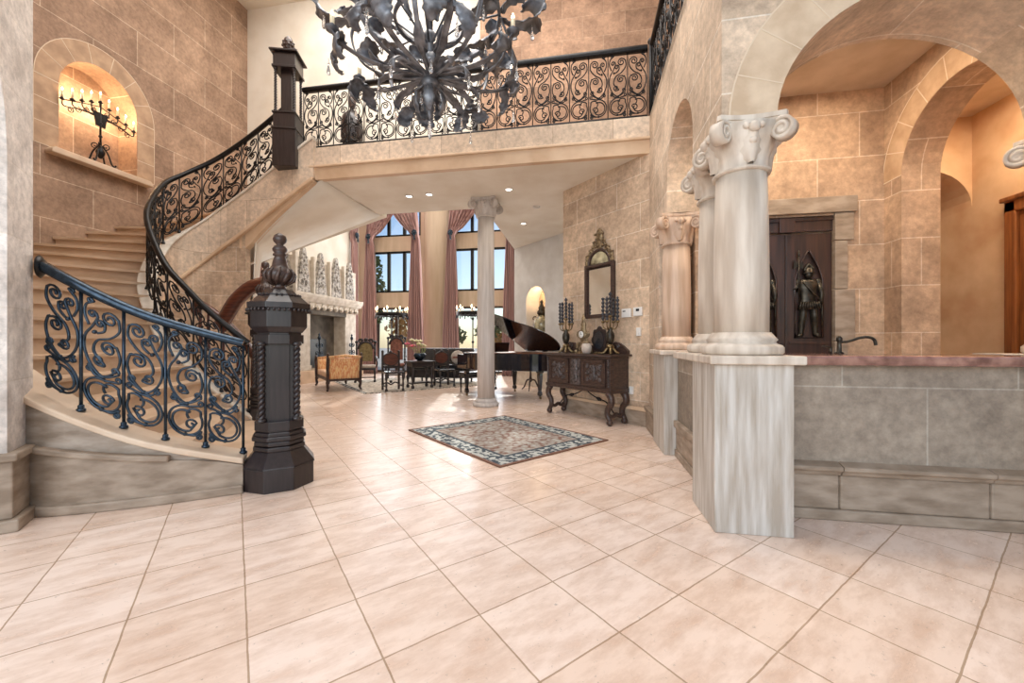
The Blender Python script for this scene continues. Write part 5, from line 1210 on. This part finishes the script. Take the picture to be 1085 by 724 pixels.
def throne(label, loc, rz, fab, H=1.28, arms=True):
    t = thing('high_back_chair', label, 'chair', loc, rz)
    MB().bb(-.29, .29, -.27, .25, .42, .50).build('seat', M_[fab if fab == 'redf' else 'pale'], t, .03)
    MB().bb(-.30, .30, -.28, .26, .36, .42).build('seat_rail', M_['wood'], t, .008)
    for sx in (-1, 1):
        mb = MB(); mb.lathe([(.035, 0), (.04, .03), (.02, .07), (.035, .14), (.022, .2), (.038, .3), (.035, .40)], 8, (sx * .27, -.25, 0)); mb.build('leg', M_['wood'], t)
        mb = MB(); mb.tube([(sx * .26, .24, 0), (sx * .26, .24, .5)], .026, 6); mb.build('leg', M_['wood'], t)
        mb = MB(); mb.tube([(sx * .26, .25, .45), (sx * .27, .30, H - .18)], .028, 8)
        for k in range(5): mb.ball((sx * .265, .265 + .008 * k, .62 + .12 * k), .036, 6)
        mb.ball((sx * .27, .30, H - .13), .05, 7); mb.build('back_post', M_['wood'], t)
        if arms:
            mb = MB(); mb.tube(catmull([(sx * .28, .26, .74), (sx * .32, 0, .72), (sx * .32, -.24, .69), (sx * .31, -.30, .64)], 6), .026, 7); mb.tube(catmull([(sx * .29, -.23, .42), (sx * .34, -.2, .54), (sx * .31, -.22, .68)], 5), .022, 6); mb.build('arm', M_['wood'], t)
    mb = MB(); mb.slab([(-.20, .60), (.20, .60), (.20, H - .34)] + arc(0, H - .34, .20, 0, PI, 12)[1:-1] + [(-.20, H - .34)], [], (0, .255), (1, 0), (0, -1), .05); mb.build('back_panel', M_[fab], t, .01)
    mb = MB(); mb.tube([(.215 * cos(a), .26, H - .34 + .215 * sin(a)) for a in [PI * i / 14 for i in range(15)]], .035, 7)
    for s_ in (-1, 1):
        mb.tube([(s_ * (.15 + a), .27, H - .10 + b) for a, b in curl(0, 0, .075, R(180), -1.5, 16)], .026, 6)
    mb.ball((0, .26, H - .06), .06, 7, 1, .6); mb.build('carved_crest', M_['wood'], t)
    mb = MB(); mb.tube([(-.26, -.2, .14), (.26, -.2, .14)], .02, 6); mb.build('stretcher', M_['wood'], t)
throne('high backed dark armchair with an olive tapestry back, behind the orange settee', (-6.45, 11.0, .012), R(28), 'greenf', 1.32)
throne('high backed carved armchair with a reddish tapestry back, before the left window', (-5.95, 11.95, .012), R(20), 'redf', 1.45)
def roundback(label, loc, rz):
    t = thing('carved_side_chair', label, 'chair', loc, rz)
    MB().bb(-.22, .22, -.24, .20, .42, .47).build('seat', M_['leather'], t, .015)
    for sx in (-1, 1):
        MB().bb(sx * .20 - .025, sx * .20 + .025, .19, .235, 0, .95).build('back_leg', M_['wood'], t, .006)
        mb = MB(); mb.lathe([(.03, 0), (.035, .04), (.018, .08), (.03, .16), (.018, .24), (.032, .34), (.03, .42)], 8, (sx * .2, -.21, 0)); mb.build('front_leg', M_['wood'], t)
        mb = MB(); mb.tube([(sx * .2, .2, .12), (sx * .2, -.2, .12)], .018, 6); mb.build('stretcher', M_['wood'], t)
        mb = MB(); mb.ball((sx * .2, .212, .96), .032, 7); mb.build('finial', M_['wood'], t)
    mb = MB(); mb.tube(catmull([(-.2, .2, .14), (-.1, .2, .18), (0, .2, .13), (.1, .2, .18), (.2, .2, .14)], 5), .02, 6); mb.ball((0, .2, .2), .04, 6); mb.build('front_stretcher', M_['wood'], t)
    pr = [(.185 * cos(2 * PI * i / 24), .76 + .15 * sin(2 * PI * i / 24)) for i in range(24)]
    MB().slab(pr, [], (0, .195), (1, 0), (0, -1), .035).build('round_back', M_['redwood'], t, .01)
    mb = MB(); mb.tube([(.19 * cos(2 * PI * i / 24), .212, .76 + .155 * sin(2 * PI * i / 24)) for i in range(24)], .022, 6, True); mb.ball((0, .212, .94), .04, 7); mb.bb(-.2, .2, .2, .23, .55, .60); mb.build('carved_rim', M_['wood'], t)
roundback('dark chair with round carved back, its back to the viewer, left of the flower table', (-4.62, 9.13, .012), R(40))
roundback('dark chair with round carved back, its back to the viewer, beside the piano', (-3.70, 10.28, .012), R(42))
t = thing('carved_table', 'small dark carved table on turned legs carrying the flowers', 'table', (-4.22, 9.85, .012), R(45))
MB().bb(-.34, .34, -.26, .26, .66, .70).build('top', M_['wood'], t, .01); MB().bb(-.29, .29, -.21, .21, .56, .66).build('apron', M_['wood'], t, .006)
for x in (-.26, .26):
    for y in (-.18, .18): MB().lathe([(.04, 0), (.045, .05), (.02, .09), (.03, .2), (.05, .28), (.02, .36), (.045, .46), (.035, .56)], 10, (x, y, 0)).build('leg', M_['wood'], t)
    MB().bb(x - .02, x + .02, -.18, .18, .1, .14).build('stretcher', M_['wood'], t, .005)
MB().bb(-.26, .26, -.02, .02, .1, .14).build('cross_stretcher', M_['wood'], t, .005)
t = thing('flower_vase', 'low dark glass bowl of pink and ivory flowers on the carved table', 'flowers', (-4.22, 9.85, .714))
MB().lathe([(.06, 0), (.1, .03), (.15, .1), (.16, .16), (.13, .2)], 18).build('bowl', M_['bluei'], t)
mb = MB(); rnd = random.Random(4); tips = []
for k in range(9):
    a = 2 * PI * k / 9; x, y = .12 * cos(a) * (1 + .4 * (k % 2)), .10 * sin(a); z = .36 + .2 * rnd.random(); tips.append((x * 1.5 - .1, y, z)); mb.tube(catmull([(x * .3, y * .3, .12), (x, y, .28), (x * 1.5 - .1, y, z)], 5), .007, 5)
mb.build('stems', M_['stem'], t)
for k, p in enumerate(tips):
    mb = MB()
    for j in range(6): a = 2 * PI * j / 6; mb.ball((p[0] + .04 * cos(a), p[1] + .04 * sin(a), p[2] + .01 * (j % 2)), .034, 6, 1, 1, .6)
    mb.ball((p[0], p[1], p[2] + .02), .03, 6); mb.build('bloom', M_['pink' if k in (3, 4, 5) else 'ivory'], t)
t = thing('sofa', 'low black leather sofa before the window pier in the far room', 'sofa', (-4.05, 11.15, .012), R(0))
MB().bb(-.85, .85, -.36, .36, .16, .42).build('base', M_['leather'], t, .03)
for x in (-.42, .42): MB().bb(x - .40, x + .40, -.38, .26, .42, .56).build('seat_cushion', M_['leather'], t, .05)
mb = MB(); mb.box((0, .32, .72), (1.7, .16, .58), 0, R(-10)); mb.build('back', M_['leather'], t, .05)
for s_ in (-1, 1):
    MB().bb(s_ * .85 - .09, s_ * .85 + .09, -.36, .36, .16, .66).build('arm', M_['leather'], t, .05)
    for y in (-.3, .3): MB().lathe([(.025, 0), (.03, .1), (.035, .16)], 8, (s_ * .78, y, 0)).build('leg', M_['wood'], t)
t = thing('throw_pillow', 'white and red patterned pillow on the right end of the black sofa', 'pillow', (-3.55, 11.0, .565), R(10))
mb = MB(); G = []
for i in range(9):
    row = []
    for j in range(13):
        a = 2 * PI * j / 13; f = sin(PI * i / 8); row.append((.2 * cos(a) * f ** .5, -.07 * cos(PI * i / 8), .2 + .2 * sin(a) * f ** .5))
    G.append(row)
mb.grid(G, True, True).build('cushion', M_['pale'], t); MB().bb(-.13, .13, -.085, -.07, .17, .23).build('band', M_['redf'], t, .005)

# floor candelabra before the windows
for lab, x in (('iron floor candelabrum with a ring of lit candles before the left window', -6.72), ('iron floor candelabrum with a ring of lit candles before the right window', -3.72)):
    y = 13.2
    t = thing('floor_candelabrum', lab, 'candelabrum', (x, y, 0), 0, 'floor candelabra before the windows')
    mb = MB(); mb.tube([(0, 0, .3), (0, 0, 2.35)], .022, 8); mb.ball((0, 0, 1.2), .05, 7); mb.ball((0, 0, 2.0), .05, 7); mb.build('stem', M_['iron'], t)
    for k in range(3):
        a = 2 * PI * k / 3 + .4; MB().tube(catmull([(0, 0, .4), (.14 * cos(a), .14 * sin(a), .32), (.28 * cos(a), .28 * sin(a), .06), (.36 * cos(a), .36 * sin(a), .02)], 5), .02, 6).build('foot', M_['iron'], t)
    mb = MB(); n = 30; mb.grid([[(r_ * cos(2 * PI * i / n), r_ * sin(2 * PI * i / n), z) for r_, z in ((.54, 2.12), (.56, 2.12), (.56, 2.24), (.54, 2.24))] for i in range(n + 1)], True, True)
    for k in range(4): a = PI * k / 4; mb.tube([(.55 * cos(a), .55 * sin(a), 2.15), (0, 0, 2.2), (-.55 * cos(a), -.55 * sin(a), 2.15)], .014, 6)
    for k in range(16): a = 2 * PI * k / 16; mb.tube([(.56 * cos(a), .56 * sin(a), 2.12), (.57 * cos(a), .57 * sin(a), 2.02)], .02, 5)
    mb.build('ring', M_['iron'], t)
    for k in range(8):
        a = 2 * PI * k / 8 + .2; cd = MB().lathe([(.035, 2.22), (.04, 2.24), (.02, 2.25), (.02, 2.34)], 8, (.55 * cos(a), .55 * sin(a), 0)).build('candle', M_['wax'], t)
        MB().lathe([(.004, 2.34), (.024, 2.37), (.022, 2.40), (.003, 2.46)], 8, (.55 * cos(a), .55 * sin(a), 0)).build('bulb', M_['bulb'], cd)

# ================================================================== DRAPES
def drape(label, xt, xe, yw, side, along='x', top=7.0, tie=5.2, w_top=1.5, w_tie=.24, w_bot=.62, group='mauve silk drapes of the far room'):
    """xt: where it hangs from at the top, xe: where it is tied; falls to the floor"""
    t = thing('drape', label, 'curtain', (xe, yw, 0) if along == 'x' else (yw, xe, 0), 0, group)
    G = []; nz, nu = 44, 50
    for i in range(nz + 1):
        z = top * (1 - i / nz)
        if z >= tie: f = (z - tie) / (top - tie); c_ = xe + (xt - xe) * (f ** .75); w = w_tie + (w_top - w_tie) * f ** .7
        else: f = (tie - z) / tie; c_ = xe + side * .02 * f; w = w_tie + (w_bot - w_tie) * min(1, f * 1.2) ** .7
        row = []
        for j in range(nu + 1):
            u = j / nu - .5; dep = .055 * sin(u * 2 * PI * 6.5 + .3 * sin(z * 1.1)) + .02 * sin(u * 2 * PI * 15 + z)
            a = c_ + u * w; b = yw + dep * (1.3 if z > tie else 1) - (.06 if abs(z - tie) < .2 else 0)
            row.append((a, b, z) if along == 'x' else (b, a, z))
        G.append(row)
    MB().grid(G).build('cloth', M_['drape'], t, 0, True, .012)
    mb = MB(); 
    for k in range(7):
        a = 2 * PI * k / 7; p = (xe + .06 * cos(a), yw - .12, tie + .07 * sin(a)); p = p if along == 'x' else (yw + .12, xe + .06 * cos(a), tie + .07 * sin(a)); mb.ball(p, .045, 6)
    p = (xe, yw - .14, tie) if along == 'x' else (yw + .14, xe, tie); mb.ball(p, .05, 7)
    mb.tube([(p[0], p[1], tie), (p[0] + .02, p[1], tie - .26)], [.02, .035], 6); mb.build('tieback', M_['bluei'], t, 0, True)
drape('mauve silk drape at the left edge of the left window, nearest the fireplace', -7.25, -8.0, 13.95, -1)
drape('mauve silk drape at the right edge of the left window, beside the tan pier', -6.85, -6.05, 13.72, 1)
drape('mauve silk drape at the left edge of the right window, beside the tan pier', -3.95, -4.75, 13.95, -1)
drape('mauve silk drape at the right edge of the right window, behind the freestanding column', -3.4, -2.5, 13.72, 1)
drape('mauve silk drape in the far corner just past the fireplace shelf', 13.55, 13.62, -8.45, 1, 'y', 7.2, 5.2, .5, .2, .4)
drape('reddish mauve drape glimpsed left of the newel finial, on the fireplace wall', 8.9, 8.95, -8.42, 1, 'y', 6, 4.6, .7, .35, .6)

# ================================================================== OUTSIDE
def tree(label, x, y, h, cr, mat, n, name='tree'):
    t = thing(name, label, 'tree', (x, y, -.04)); rnd = random.Random(int(abs(x) * 100))
    mb = MB(); mb.tube([(0, 0, 0), (.05, .1, h * .4), (-.05, 0, h * .8)], [.16, .12, .05], 7)
    for k in range(7): a = 2 * PI * k / 7; z = h * (.35 + .06 * k); mb.tube([(0, 0, z), (cr * .6 * cos(a), cr * .6 * sin(a), z + cr * .5)], [.05, .015], 5)
    mb.build('trunk', M_['bark'], t)
    mb = MB()
    for k in range(n):
        a = rnd.uniform(0, 2 * PI); z = rnd.random(); r_ = cr * sin(PI * (.12 + .8 * z)) * rnd.uniform(.3, 1)
        c_ = Vector((r_ * cos(a), r_ * sin(a), h * .35 + z * h * .65)); s_ = rnd.uniform(.1, .22); u = Vector((rnd.gauss(0, 1), rnd.gauss(0, 1), rnd.gauss(0, 1))).normalized(); v = u.orthogonal().normalized()
        mb.add([c_ - u * s_, c_ - v * s_ * .5, c_ + u * s_, c_ + v * s_ * .5], [(0, 1, 2, 3)])
    mb.build('foliage', M_[mat], t)
tree('yellow autumn tree outside the left window', -9.6, 21, 3.0, 1.3, 'leafy', 700)
tree('olive green tree outside the left window, right of the yellow one', -8.3, 24, 2.4, 1.1, 'leaf', 600)
tree('rounded green and yellow tree outside the right window', -6.0, 26, 2.8, 1.3, 'leaf', 700)
tree('low golden bush tree outside the right window behind the column', -4.4, 24, 1.9, 1.1, 'leafy', 600)
tree('tall dark evergreen beyond the left window top panes', -14.9, 27, 7.5, .7, 'leaf', 500)
